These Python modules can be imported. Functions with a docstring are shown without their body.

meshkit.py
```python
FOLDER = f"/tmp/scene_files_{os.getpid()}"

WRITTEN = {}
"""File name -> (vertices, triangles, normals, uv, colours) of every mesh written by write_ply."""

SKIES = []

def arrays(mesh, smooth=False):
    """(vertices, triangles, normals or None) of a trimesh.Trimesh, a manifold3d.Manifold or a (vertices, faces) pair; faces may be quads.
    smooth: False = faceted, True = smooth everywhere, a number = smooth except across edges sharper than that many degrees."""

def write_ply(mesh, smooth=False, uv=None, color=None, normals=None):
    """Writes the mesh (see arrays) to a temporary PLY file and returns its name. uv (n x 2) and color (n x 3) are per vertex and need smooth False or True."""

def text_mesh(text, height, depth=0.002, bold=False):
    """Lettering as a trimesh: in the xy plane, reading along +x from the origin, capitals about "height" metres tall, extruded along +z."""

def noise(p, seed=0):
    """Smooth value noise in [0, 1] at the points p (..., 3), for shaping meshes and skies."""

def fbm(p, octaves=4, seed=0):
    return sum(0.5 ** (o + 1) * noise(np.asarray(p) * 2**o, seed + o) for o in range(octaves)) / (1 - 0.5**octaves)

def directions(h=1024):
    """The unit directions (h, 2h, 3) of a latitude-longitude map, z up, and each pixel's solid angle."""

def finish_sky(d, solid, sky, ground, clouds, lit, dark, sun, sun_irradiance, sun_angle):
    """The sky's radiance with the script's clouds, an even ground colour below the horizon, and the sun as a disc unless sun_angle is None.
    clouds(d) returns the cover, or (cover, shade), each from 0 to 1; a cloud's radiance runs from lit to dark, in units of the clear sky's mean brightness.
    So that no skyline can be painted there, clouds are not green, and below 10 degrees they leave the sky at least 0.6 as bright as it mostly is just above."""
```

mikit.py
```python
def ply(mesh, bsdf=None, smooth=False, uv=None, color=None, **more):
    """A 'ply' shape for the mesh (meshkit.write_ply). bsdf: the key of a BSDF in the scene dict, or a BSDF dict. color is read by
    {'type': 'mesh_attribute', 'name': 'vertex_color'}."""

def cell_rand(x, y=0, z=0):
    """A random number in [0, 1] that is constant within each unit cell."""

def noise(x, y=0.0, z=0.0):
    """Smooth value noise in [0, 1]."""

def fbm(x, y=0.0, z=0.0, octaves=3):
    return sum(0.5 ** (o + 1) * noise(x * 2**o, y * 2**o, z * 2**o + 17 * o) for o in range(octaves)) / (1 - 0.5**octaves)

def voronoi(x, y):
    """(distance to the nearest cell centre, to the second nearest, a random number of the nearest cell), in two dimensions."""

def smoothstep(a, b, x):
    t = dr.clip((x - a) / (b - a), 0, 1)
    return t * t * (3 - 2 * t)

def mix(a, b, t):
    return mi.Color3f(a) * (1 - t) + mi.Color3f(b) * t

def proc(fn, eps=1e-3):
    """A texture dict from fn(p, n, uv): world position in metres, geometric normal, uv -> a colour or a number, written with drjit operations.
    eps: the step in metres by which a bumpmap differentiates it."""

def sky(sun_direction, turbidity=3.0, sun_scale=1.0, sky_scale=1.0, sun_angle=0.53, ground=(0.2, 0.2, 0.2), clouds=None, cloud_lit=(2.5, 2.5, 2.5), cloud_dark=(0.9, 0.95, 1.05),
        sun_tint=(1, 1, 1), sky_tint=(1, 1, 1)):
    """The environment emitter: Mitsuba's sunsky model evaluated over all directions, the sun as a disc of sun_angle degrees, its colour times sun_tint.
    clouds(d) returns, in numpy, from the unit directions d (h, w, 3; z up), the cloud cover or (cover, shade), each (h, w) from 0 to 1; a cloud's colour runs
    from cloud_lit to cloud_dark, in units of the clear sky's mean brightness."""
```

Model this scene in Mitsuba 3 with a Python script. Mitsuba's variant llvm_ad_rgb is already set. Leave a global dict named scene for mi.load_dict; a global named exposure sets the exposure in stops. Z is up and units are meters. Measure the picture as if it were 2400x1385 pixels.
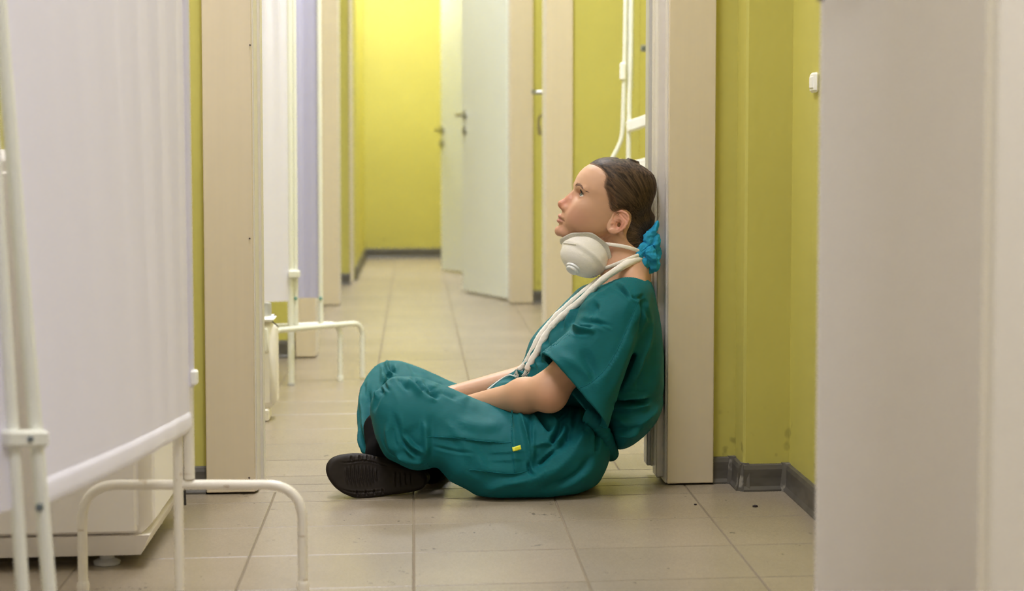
import math, numpy as np, trimesh, mitsuba as mi, drjit as dr, mikit, meshkit
import manifold3d as m3
from mikit import proc, noise, fbm, smoothstep, mix

# ------------------------------------------------------------------ camera, exposure, lamps
FPX, CAM_H = 4800.0, 0.78                      # focal length in pixels of the 2400 px frame; eye height
TILT = math.atan(342.5 / FPX)
FWD = np.array([0, math.cos(TILT), -math.sin(TILT)]); UPV = np.array([0, math.sin(TILT), math.cos(TILT)])
EYE = np.array([0, 0, CAM_H])
T4 = mi.ScalarTransform4f
exposure = 0.80
scene = {'type': 'scene', 'camera': {
    'type': 'thinlens', 'fov': math.degrees(2 * math.atan(1200 / FPX)), 'fov_axis': 'x', 'aperture_radius': 0.0085, 'focus_distance': 4.62,
    'to_world': T4().look_at(origin=EYE.tolist(), target=(EYE + FWD).tolist(), up=[0, 0, 1])}}
labels = {}
# ceiling lamps of the rooms: (u, v, half width, half length, radiance); built as fixtures further down
LAMPS = [(-0.15, 3.55, 0.30, 0.60, 10.8), (0.85, 1.1, 0.30, 0.60, 10.0), (0.1, 6.2, 0.30, 0.60, 17.0), (0.1, 9.0, 0.30, 0.50, 15.0),
         (0.1, 11.1, 0.28, 0.28, 15.0), (-0.1, 13.4, 0.30, 0.60, 19.5)]
LAMP_TINTS = [np.array([0.99, 0.975, 1.03])] * 2 + [np.array([0.97, 0.985, 1.06])] * 4
CEIL = 2.75

# ------------------------------------------------------------------ helpers
def ray(x, y): return np.array([(x - 1200) / FPX, 0, 0]) + FWD + (692.5 - y) / FPX * UPV
def W(x, y, Y):
    d = ray(x, y); return EYE + d * (Y / d[1])
def G(x, y, z=0.0):
    d = ray(x, y); return EYE + d * ((z - CAM_H) / d[2])
AB, AC = math.atan(4812 / 39500.), math.atan(230 / 4812.)
UD, VD = np.array([math.cos(AB), math.sin(AB)]), np.array([-math.sin(AC), math.cos(AC)])   # across / along the suite of rooms
MUV = np.stack([UD, VD], 1)
def L(u, v, z=0.0):
    p = u * UD + v * VD; return np.array([p[0], p[1], z])
def UV(p): return np.linalg.solve(MUV, np.asarray(p)[:2])
def local(v):
    v = np.asarray(v, float); out = v.copy(); out[:, :2] = v[:, :1] * UD + v[:, 1:2] * VD; return out

def rgb(*c):
    c = np.array(c, float) / 255.0
    return np.where(c <= 0.04045, c / 12.92, ((c + 0.055) / 1.055) ** 2.4).tolist()

def mat(key, color, rough=0.5, spec=0.5, bump=None, scale=0.001, eps=1e-3, **more):
    tex = color if isinstance(color, dict) else {'type': 'rgb', 'value': list(map(float, color))}
    b = {'type': 'principled', 'base_color': tex, 'roughness': rough, 'specular': spec, **more}
    if bump is not None: b = {'type': 'bumpmap', 'arbitrary': proc(bump, eps), 'scale': scale, 'bsdf': b}
    scene[key] = {'type': 'twosided', 'bsdf': b}

def add(key, mesh, bsdf, smooth=False, label=None, category=None, group=None, kind=None, **more):
    """One entry of the scene; takes the next number where the key is taken."""
    parent, _, last = key.rpartition('__')
    k, n = key, 0
    while k in scene:
        n += 1; k = f'{key}_{n:03d}'
    scene[k] = mikit.ply(mesh, bsdf, smooth=smooth, **more)
    tag(k, label, category, group, kind)
    return k
def tag(k, label=None, category=None, group=None, kind=None):
    d = {a: b for a, b in (('label', label), ('category', category), ('group', group), ('kind', kind)) if b}
    if d: labels[k] = d

def chbox(lo, hi, c=0.002):
    """Box with chamfered edges."""
    lo, hi = np.minimum(lo, hi).astype(float), np.maximum(lo, hi).astype(float)
    c = min(c, *(0.45 * (hi - lo)))
    pts = []
    for s in np.ndindex(2, 2, 2):
        corner = np.where(np.array(s) == 1, hi, lo); inward = np.where(np.array(s) == 1, -1, 1)
        for k in range(3):
            d = inward * c; d[k] = 0
            pts.append(corner + d)
    return m3.Manifold.hull_points(np.array(pts))
def tm(m):
    if isinstance(m, trimesh.Trimesh): return m
    q = m.to_mesh(); return trimesh.Trimesh(q.vert_properties[:, :3], q.tri_verts, process=False)
def lbox(u0, u1, v0, v1, z0, z1, c=0.002):
    m = tm(chbox((u0, v0, z0), (u1, v1, z1), c)); m.vertices = local(m.vertices); return m
def join(*ms): return trimesh.util.concatenate([tm(m) for m in ms])

def spline(pts, n=60):
    from scipy.interpolate import CubicSpline
    p = np.asarray(pts, float)
    t = np.r_[0, np.cumsum(np.maximum(np.linalg.norm(np.diff(p, axis=0), axis=1), 1e-6) ** 0.5)]
    return CubicSpline(t, p)(np.linspace(0, t[-1], n))
def fillet(pts, r, n=8):
    """Polyline with its inner corners rounded."""
    p = [np.asarray(q, float) for q in pts]; out = [p[0]]
    for a, b, c in zip(p, p[1:], p[2:]):
        d1, d2 = (a - b) / np.linalg.norm(a - b), (c - b) / np.linalg.norm(c - b)
        ang = math.acos(np.clip(d1 @ d2, -1, 1)); tl = min(r / math.tan(ang / 2), 0.48 * np.linalg.norm(a - b), 0.48 * np.linalg.norm(c - b))
        s, e = b + d1 * tl, b + d2 * tl
        for k in range(n + 1):
            q = k / n; out.append((1 - q) ** 2 * s + 2 * q * (1 - q) * b + q * q * e)
    return np.array(out + [p[-1]])
def tube(pts, r, sides=14, flat=None, cap=True):
    """Tube along a polyline; r a number or one per point; flat = (axis, factor) squashes it."""
    p = np.asarray(pts, float); n = len(p); r = np.broadcast_to(np.asarray(r, float), (n,))
    t = np.gradient(p, axis=0); t /= np.linalg.norm(t, axis=1, keepdims=True) + 1e-12
    a = np.cross(t[0], [0.31, 0.2, 0.93]); a /= np.linalg.norm(a)
    fr = []
    for k in range(n):
        a = a - t[k] * (a @ t[k]); a /= np.linalg.norm(a); fr.append(a)
    A = np.array(fr); B = np.cross(t, A)
    th = np.arange(sides) * 2 * np.pi / sides
    v = p[:, None] + r[:, None, None] * (np.cos(th)[None, :, None] * A[:, None] + np.sin(th)[None, :, None] * B[:, None])
    if flat is not None:
        ax = np.asarray(flat[0], float); ax /= np.linalg.norm(ax)
        d = v - p[:, None]; v = p[:, None] + d - (1 - flat[1]) * (d @ ax)[..., None] * ax
    v = v.reshape(-1, 3); f = []
    for k in range(n - 1):
        for j in range(sides):
            q, w = k * sides + j, k * sides + (j + 1) % sides
            f += [[q, w, w + sides], [q, w + sides, q + sides]]
    if cap:
        v = np.vstack([v, p[0], p[-1]]); e = (n - 1) * sides
        for j in range(sides):
            f += [[len(v) - 2, (j + 1) % sides, j], [len(v) - 1, e + j, e + (j + 1) % sides]]
    return trimesh.Trimesh(v, np.array(f), process=False)
def lathe(profile, origin, axis, n=28):
    """(radius, height) profile turned about an axis."""
    axis = np.asarray(axis, float) / np.linalg.norm(axis); a = np.cross(axis, [0.3, 0.2, 0.9] if abs(axis[2]) < 0.9 else [1, 0, 0]); a /= np.linalg.norm(a); b = np.cross(axis, a)
    th = np.arange(n) * 2 * np.pi / n; pr = np.asarray(profile, float)
    v = np.asarray(origin) + pr[:, 1, None, None] * axis + pr[:, 0, None, None] * (np.cos(th)[None, :, None] * a + np.sin(th)[None, :, None] * b)
    f = []
    for k in range(len(pr) - 1):
        for j in range(n):
            q, w = k * n + j, k * n + (j + 1) % n
            f += [[q, w, w + n], [q, w + n, q + n]]
    return trimesh.Trimesh(v.reshape(-1, 3), np.array(f), process=False)

# ------------------------------------------------------------------ materials of the rooms
def n3(p, s, o=0.0): return noise(p.x * s + o, p.y * s, p.z * s)
YEL = np.array([0.515, 0.475, 0.120])
mat('m_wall', proc(lambda p, n, uv: mi.Color3f(*YEL.tolist()) * (0.94 + 0.10 * fbm(p.x * 3, p.y * 3, p.z * 3)) * (1 - 0.3 * smoothstep(0.66, 0.85, fbm(p.x * 38, p.y * 38, p.z * 30)) * smoothstep(0.22, 0.1, p.z))),
    rough=0.42, spec=0.4, bump=lambda p, n, uv: fbm(p.x * 60, p.y * 60, p.z * 25), scale=0.0012)
mat('m_wall_light', [0.70, 0.68, 0.58], 0.6)
mat('m_ceiling', [0.82, 0.80, 0.76], 0.8)
mat('m_laminate', proc(lambda p, n, uv: mi.Color3f(0.63, 0.545, 0.41) * (0.97 + 0.03 * noise(p.x * 90, p.y * 90, p.z * 2.5) + 0.015 * noise(p.x * 300, p.y * 300, p.z * 6))), rough=0.38, spec=0.45)
mat('m_jamb', [0.64, 0.60, 0.55], 0.34)
mat('m_seal', [0.70, 0.66, 0.55], 0.6)
mat('m_alu', [0.52, 0.51, 0.50], 0.4, metallic=0.35)
mat('m_door', [0.80, 0.84, 0.82], 0.32)
mat('m_door_grey', [0.90, 0.875, 0.87], 0.4)
mat('m_post_cream', [0.86, 0.81, 0.72], 0.45)
mat('m_steel', [0.42, 0.42, 0.40], 0.28, metallic=1.0)
mat('m_dark_handle', [0.09, 0.06, 0.055], 0.4)
mat('m_skirting', proc(lambda p, n, uv: mi.Color3f(0.085, 0.078, 0.068) * (0.75 + 0.5 * fbm(p.x * 25, p.y * 25, p.z * 60))), rough=0.42)
mat('m_skirting_corner', proc(lambda p, n, uv: mix([0.10, 0.092, 0.08], [0.26, 0.245, 0.22], smoothstep(0.5, 0.72, fbm(p.x * 45, p.y * 45, p.z * 45)))), rough=0.5)
mat('m_grout', [0.17, 0.14, 0.105], 0.9, 0.2)
def tile_col(tint):
    return lambda p, n, uv: mi.Color3f(*tint) * (0.90 + 0.12 * fbm(p.x * 7, p.y * 7) + 0.16 * (noise(p.x * 420, p.y * 420) - 0.5)) * (1 - 0.5 * smoothstep(0.87, 0.92, noise(p.x * 23, p.y * 23) * 0.6 + 0.4 * noise(p.x * 130, p.y * 130)))
for i, t in enumerate(([0.245, 0.204, 0.155], [0.233, 0.195, 0.148], [0.254, 0.212, 0.161])):
    mat(f'm_tile_{i}', proc(tile_col(t)), rough=0.30, spec=0.5, bump=lambda p, n, uv: noise(p.x * 300, p.y * 300), scale=0.00018)
mat('m_white_tube', proc(lambda p, n, uv: mix([0.78, 0.74, 0.67], [0.45, 0.36, 0.25], smoothstep(0.86, 0.92, noise(p.x * 90, p.y * 90, p.z * 90)) * .6)), 0.28)
mat('m_white_tube_cool', [0.76, 0.77, 0.72], 0.3)
mat('m_plastic', [0.77, 0.735, 0.715], 0.4)
mat('m_white_plastic', [0.82, 0.82, 0.80], 0.4)
mat('m_foot_black', [0.03, 0.03, 0.03], 0.5)
mat('m_bolt', [0.16, 0.2, 0.24], 0.35, metallic=0.8)
mat('m_bolt_green', [0.12, 0.28, 0.27], 0.45)
mat('m_grey_knob', [0.45, 0.45, 0.46], 0.4)
mat('m_key', [0.30, 0.25, 0.14], 0.35, metallic=0.9)
mat('m_crumb', [0.03, 0.02, 0.02], 0.8)
def cloth_mat(key, col, tr=0.25):
    scene[key] = {'type': 'bumpmap', 'arbitrary': proc(lambda p, n, uv: noise(p.x * 700, p.y * 700, p.z * 700), 6e-4), 'scale': 0.0002,
                  'bsdf': {'type': 'principledthin', 'base_color': {'type': 'rgb', 'value': col}, 'roughness': 0.8, 'diff_trans': tr, 'spec_trans': 0.0}}
cloth_mat('m_screen_cloth', [0.75, 0.735, 0.85], 0.35)
cloth_mat('m_screen_hem', [0.79, 0.775, 0.87], 0.12)
cloth_mat('m_screen_cloth_blue', [0.50, 0.49, 0.66], 0.3)

# ------------------------------------------------------------------ the rooms
UL, UR, VB, VA0, VA1 = -1.35, 0.86, -1.2, 4.672, 4.83      # side walls, back wall, front and back face of the first partition
VBW, VCW, VDW, VE = 7.715, 10.30, 11.86, 14.75               # partitions further on, end wall
def struct(key, mesh, m, label, cat, **k): return add(key, mesh, m, label=label, category=cat, kind='structure', **k)

# floor: grout bed with every tile a part of its own
struct('floor', lbox(UL - .1, UR + 1.1, VB - .1, VE + .1, -0.06, -0.0022, 0.001), 'm_grout', 'beige ceramic tiled floor running through all the rooms', 'floor')
rng = np.random.default_rng(3)
def tile(u0, u1, v0, v1):
    g, c = 0.0017, 0.0014
    a = np.array([[u0 + g, v0 + g], [u1 - g, v0 + g], [u1 - g, v1 - g], [u0 + g, v1 - g]])
    s = np.array([[1, 1], [-1, 1], [-1, -1], [1, -1]]) * c
    dz = rng.uniform(-0.0004, 0.0)
    v = np.vstack([np.c_[a, np.full(4, -0.008)], np.c_[a, np.full(4, dz - 0.0012)], np.c_[a + s, np.full(4, dz)]])
    f = []
    for k in (0, 4):
        for j in range(4):
            q, w = k + j, k + (j + 1) % 4; f += [[q, w, w + 4], [q, w + 4, q + 4]]
    f += [[8, 9, 10], [8, 10, 11], [0, 2, 1], [0, 3, 2]]
    add('floor__tile', trimesh.Trimesh(local(v), np.array(f), process=False), f'm_tile_{rng.integers(3)}')
DU, DV = 0.3159, 0.304
def tiles(us, vs):
    for a, b in zip(us, us[1:]):
        for c, d in zip(vs, vs[1:]): tile(a, b, c, d)
us = [-1.22 + 0] + [k * DU for k in range(-3, 3)] + [UR]
tiles([k * DU - 0.003 for k in range(-4, 3)] + [UR], [4.539 + k * DV for k in range(-6, 1)])
tiles([k * DU - 0.003 for k in range(-4, 3)] + [UR], [4.539, VA0])
tiles([-0.36, -0.003, 0.313, 0.6], [VA0, 4.776]); tiles([-0.36, 0.06, 0.6], [4.776, 4.90])
tiles([UL] + [-0.132 - DU * 3 + k * DU for k in range(0, 7)], [4.90, 5.155])
tiles([UL] + [-0.132 - DU * 3 + k * DU for k in range(0, 7)], [5.155, 5.442, 5.727] + [6.05 + k * DV for k in range(0, 29)])

def wall(key, u0, u1, v0, v1, z0=0.0, z1=CEIL): return lbox(u0, u1, v0, v1, z0, z1, 0.001)
def partition(key, v0, v1, a, b, top, label):
    """Wall across the rooms with a doorway from u=a to u=b."""
    m = join(wall(key, UL, a, v0, v1), wall(key, b, UR, v0, v1), wall(key, a, b, v0, v1, top, CEIL))
    struct(key, m, 'm_wall', label, 'wall')
OPEN = {'A': (-0.375, 0.60), 'B': (-0.375, 0.50), 'C': (-0.378, 0.49), 'D': (-0.37, 0.49)}
partition('wall_front', VA0 + .008, VA1, *OPEN['A'], 2.12, 'yellow green painted wall around the doorway the woman sits in')
partition('wall_middle', VBW + .008, VBW + .17, *OPEN['B'], 2.12, 'lime green wall behind the woman, around the second doorway')
partition('wall_inner', VCW + .008, VCW + .17, *OPEN['C'], 2.12, 'yellow wall around the third doorway along the corridor')
partition('wall_rear', VDW + .008, VDW + .45, *OPEN['D'], 2.12, 'yellow wall around the last doorway before the end wall')
struct('wall_end', wall('', UL, UR, VE, VE + .1), 'm_wall', 'bright yellow end wall at the far end of the corridor', 'wall')
struct('wall_left', wall('', UL - .1, UL, VB - .1, VE + .1), 'm_wall_light', 'pale side wall on the left of the rooms', 'wall')
struct('wall_right', wall('', UR, UR + .1, 3.0, VE + .1), 'm_wall', 'yellow green side wall on the right, running behind the white door', 'wall')
struct('wall_back', wall('', UL, 1.9, VB - .1, VB), 'm_wall_light', 'pale wall behind the viewer', 'wall')
struct('ceiling', lbox(UL - .1, UR + 1.1, VB - .1, VE + .1, CEIL, CEIL + .1, .001), 'm_ceiling', 'white painted ceiling over the rooms', 'ceiling')
struct('wall_side', join(wall('', UR + .1, 1.9, 3.0, 3.1), wall('', 1.8, 1.9, VB - .1, 3.0)), 'm_wall_light', 'pale wall of the side bay behind the white door', 'wall')
# pilaster in the corner right of the first doorway
PU, PV = 0.752, 4.562
struct('wall_pilaster', lbox(PU, UR + .03, PV, VA0 + .03, 0, CEIL, 0.006), 'm_wall', 'yellow boxed-in column in the corner right of the doorway', 'column')

def skirt(key, a, b, out, label, h=0.062, corner=None):
    """Plastic skirting from floor point a to b (u, v), its face towards out; a cove at the foot."""
    a, b, out = (np.asarray(q, float) for q in (a, b, out))
    prof = [(0.0, 0), (0.016, 0), (0.016, .004), (0.0115, .012), (0.010, .03), (0.010, h - .012), (0.007, h - .003), (0.003, h), (0, h)]
    v = np.array([[*(q + out * d), z] for q in (a, b) for d, z in prof]); n = len(prof); f = []
    for j in range(n):
        k = (j + 1) % n; f += [[j, k, n + k], [j, n + k, n + j]]
    for j in range(1, n - 1): f += [[0, j, j + 1], [n, n + j + 1, n + j]]
    m = trimesh.Trimesh(local(v), np.array(f), process=False); m.fix_normals()
    return struct(key, m, 'm_skirting', label, 'skirting board')
def skirt_corner(key, u, v, su, sv, h=0.064):
    m = m3.Manifold.hull_points(np.array([[u + su * x * s, v + sv * y * s, z] for x, y in ((-.002, -.002), (.024, -.002), (-.002, .024), (.020, .012), (.012, .020)) for z, s in ((0, 1.15), (.008, .95), (h, .8))]))
    m = tm(m); m.vertices = local(m.vertices); add(key, m, 'm_skirting_corner', smooth=30, label='scuffed grey corner cap')
aR = 0.697
k = skirt('baseboard_front', (aR, VA0 + .008), (PU - .0, VA0 + .008), (0, -1), 'short grey skirting between the door frame and the boxed-in column')
skirt_corner(k + '__corner_cap', PU + .002, VA0 + .006, -1, -1)
k = skirt('baseboard_pilaster', (PU, PV), (UR, PV), (0, -1), 'grey skirting along the foot of the boxed-in column')
skirt_corner(k + '__corner_cap', PU + .012, PV + .012, -1, -1); skirt_corner(k + '__corner_cap', UR + .0, PV + .0, -1, -1)
skirt('baseboard_return', (PU, VA0), (PU, PV), (-1, 0), 'grey skirting on the side of the boxed-in column')
skirt('baseboard_right', (UR, PV - .0), (UR, 3.0), (-1, 0), 'grey skirting along the right wall running towards the white door')
skirt('baseboard_left', (UL, VA0 + .008), (-0.475, VA0 + .008), (0, -1), 'grey skirting left of the door frame, behind the folding screen')
skirt('baseboard_middle_left', (UL, VBW + .008), (-0.45, VBW + .008), (0, -1), 'dark skirting on the wall behind the far folding screen', .066)
skirt('baseboard_middle_right', (0.60, VBW + .008), (UR, VBW + .008), (0, -1), 'dark skirting at the foot of the lime green wall', .066)
skirt('baseboard_inner_right', (0.60, VCW + .008), (UR, VCW + .008), (0, -1), 'short dark skirting between the two right hand door frames', .066)
skirt('baseboard_inner_left', (UL, VCW + .008), (-0.465, VCW + .008), (0, -1), 'dark skirting left of the third doorway', .066)
skirt('baseboard_rear_left', (UL, VDW + .008), (-0.37, VDW + .008), (0, -1), 'dark skirting piece left of the last doorway', .066)
skirt('baseboard_end', (UL, VE), (UR, VE), (0, -1), 'dark skirting along the foot of the end wall', .07)
skirt('baseboard_rear_corner', (-0.355, VDW + .45), (-0.355, VE), (1, 0), 'dark skirting of the side wall next to the end wall', .07)

# door frames: flat architraves on the wall, lining boards in the reveal, a stop with its seal
def frame(n, v0, v1, left, right, label, z0=0.004, screws=(), la=None, ra=None):
    d = f'door_{n}'; a, b = left[1], right[0]
    t = lambda u0, u1, va, vb, za, zb, c=.002: lbox(u0, u1, va, vb, za, zb, c)
    k = add(d + '__architrave', t(left[0], left[1] - .0, v0 - .014, v0 + .010, z0, 2.17), 'm_laminate')
    k2 = add(d + '__architrave', t(right[0], right[1], v0 - .014, v0 + .010, z0, 2.17), 'm_laminate')
    add(d + '__architrave', t(left[0], right[1], v0 - .0145, v0 + .009, 2.10, 2.205), 'm_laminate')
    add(d + '__jamb', t(a - .014, a + .004, v0 - .004, v1, z0, 2.12), 'm_jamb')
    add(d + '__jamb', t(b - .004, b + .014, v0 - .004, v1, z0, 2.12), 'm_jamb')
    add(d + '__jamb', t(a - .01, b + .01, v0 - .004, v1, 2.10, 2.12), 'm_jamb')
    tag(d, label, 'door frame', kind='structure')
    return d, k, k2
# ------------------------------------------------------------------ doorways and doors
dA, kA, kA2 = frame(1, 4.669, VA1, (-0.473, -0.363), (0.587, 0.697), 'beige laminate door frame of the front doorway the woman leans against')
add(dA + '__stop', lbox(0.566, 0.588, 4.700, 4.765, 0.012, 2.12, .003), 'm_jamb')
add(dA + '__seal', lbox(0.5605, 0.568, 4.760, 4.772, 0.03, 2.12, .002), 'm_seal')
add(dA + '__stop', lbox(0.552, 0.588, 4.768, 4.832, 0.03, 2.12, .002), 'm_alu')
add(dA + '__stop', lbox(-0.364, -0.352, 4.768, 4.832, 0.0, 2.12, .002), 'm_jamb')
def pin(x, y, Y, r=.0022): add(dA + '__nail', lathe([(r, 0), (r * .9, .0016), (r * .3, .0008), (0.0001, .0006)], W(x, y, Y), [0, -1, 0], 10), 'm_dark_handle')
for x, y in ((586, 106), (585, 559), (584, 1120)): pin(x, y, 4.6025 - .0005 + .0)
for x, y in ((1572, 414), (1568, 1105)): pin(x, y, 4.7235 - .0005)
frame(2, VBW, VBW + .172, (-0.447, -0.372), (0.500, 0.602), 'beige door frame of the second doorway behind the woman')
frame(3, VCW, VCW + .172, (-0.465, -0.377), (0.486, 0.602), 'pale door frame of the third doorway along the corridor')
frame(4, VDW + .012, VDW + .59, (-0.372, -0.366), (0.486, 0.60), 'white lined opening of the last doorway')
struct('wall_passage', wall('', -0.46, -0.357, VDW + .45, VE), 'm_wall', 'narrow yellow side wall next to the end wall', 'wall')

def leaf(door, hinge, free, thick, bsdf, z0=.012, z1=2.06, side=1):
    """Door leaf between two floor points (u, v), thickness to the left of that line."""
    a, b = L(*hinge), L(*free); d = b - a; w = np.linalg.norm(d); d /= w; nrm = np.array([-d[1], d[0], 0]) * side
    m = tm(chbox((0, 0, z0), (w, thick, z1), .003)); v = m.vertices
    m.vertices = a + v[:, :1] * d + v[:, 1:2] * nrm + v[:, 2:] * np.array([0, 0, 1])
    if side < 0: m.invert()
    return add(door + '__leaf', m, bsdf), a, d, nrm, w
def lever(k, base, along, out, bsdf, z=0, size=1.0, key=True):
    """Lever handle: rose, neck and lever, and a lock rose below it."""
    c = base + np.array([0, 0, z]); s = size
    rose = lathe([(.0001, 0), (.026 * s, 0), (.026 * s, .006 * s), (.010 * s, .009 * s), (.009 * s, .04 * s)], c, out, 20)
    arm = tube(fillet([c + out * .035 * s, c + out * .05 * s, c + out * .052 * s + along * .12 * s], .015 * s), .009 * s, 10)
    lock = lathe([(.0001, 0), (.024 * s, 0), (.024 * s, .006 * s), (.008 * s, .008 * s), (.008 * s, .016 * s), (.0001, .016 * s)], c - np.array([0, 0, .085 * s]), out, 20)
    add(k + '__handle', join(rose, arm, lock), bsdf, smooth=35)
# second doorway: leaf turned back against the wall of the next room, its handle and keys stick out past the frame
kB, a, d, nrm, w = leaf('door_2', (0.500, VBW + .18), (0.565, VBW + .18 + .80), .04, 'm_door', side=-1)
lever(kB, a + d * (w - .07) - nrm * 0, -d, -nrm, 'm_steel', 1.02)
c = a + d * (w - .07) - nrm * .018 + np.array([0, 0, .925])
add(kB + '__keys', join(tube([c, c - nrm * .012 - [0, 0, .01], c - nrm * .014 - [0, 0, .03]], .006, 8), tube([c - nrm * .014 - [0, 0, .03], c - nrm * .012 - [0, 0, .055], c - nrm * .006 - [0, 0, .085]], [.005, .008, .009], 8)), 'm_key', label='keys on a tag hanging from the lock')
kC, a, d, nrm, w = leaf('door_3', (0.478, VCW + .18), (0.262, VCW + .86), .04, 'm_door', side=-1)
lever(kC, a + d * (w - .05), -d, -nrm * -1 * -1, 'm_steel', .965)
kD, a, d, nrm, w = leaf('door_4', (0.478, VDW + .60), (0.172, VDW + 1.24), .04, 'm_door', side=-1)
lever(kD, a + d * (w - .02), -d, -nrm, 'm_steel', .90); 
# foreground door of the side bay, its leaf facing the viewer, and the post of the opening nearer by
f5 = W(1916, 692, 2.72); h5 = f5 + np.array([.78, -.15, 0])
k5, a, d, nrm, w = leaf('door_5', UV(f5), UV(h5), .042, 'm_door_grey', side=1)
lev = W(1922, 2, f5[1] - .045)
add(k5 + '__handle', join(tube(fillet([lev, lev + [.002, 0, .012], lev + [.008, 0, .03], lev + [.06, .008, .034], lev + [.06, .045, .034]], .010), .0048, 12), lathe([(.0001, -.008), (.022, -.008), (.022, 0), (.0001, 0)], lev + [.06, .05, .034], [0, -1, 0], 18)), 'm_dark_handle', smooth=40)
tag('door_5', 'large white door leaf standing in the right foreground, out of focus', 'door', kind='structure')
q5 = UV(W(2318, 692, 2.15)); struct('trim_1', lbox(q5[0], q5[0] + .30, q5[1], q5[1] + .03, 0.0, CEIL, .006), 'm_post_cream', 'cream post at the right edge, nearest to the viewer', 'post')

# switch plate on the right wall beside the white door
m = tm(chbox((0, -.03, -.0215), (.011, .03, .0215), .006)); p = L(UR - .0105, 4.285, .922)
m.vertices = p + m.vertices[:, :1] * np.array([*UD, 0]) + m.vertices[:, 1:2] * np.array([*VD, 0]) + m.vertices[:, 2:] * np.array([0, 0, 1])
add('wall_switch__plate', m, 'm_white_plastic', smooth=30)
m = tm(chbox((-.003, -.018, -.014), (.004, .018, .014), .003)); m.vertices = p + m.vertices[:, :1] * np.array([*UD, 0]) + m.vertices[:, 1:2] * np.array([*VD, 0]) + m.vertices[:, 2:] * np.array([0, 0, 1])
add('wall_switch__rocker', m, 'm_white_plastic', smooth=30)
tag('wall_switch', 'small white switch plate on the yellow wall, mostly hidden by the white door', 'switch')

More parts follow.
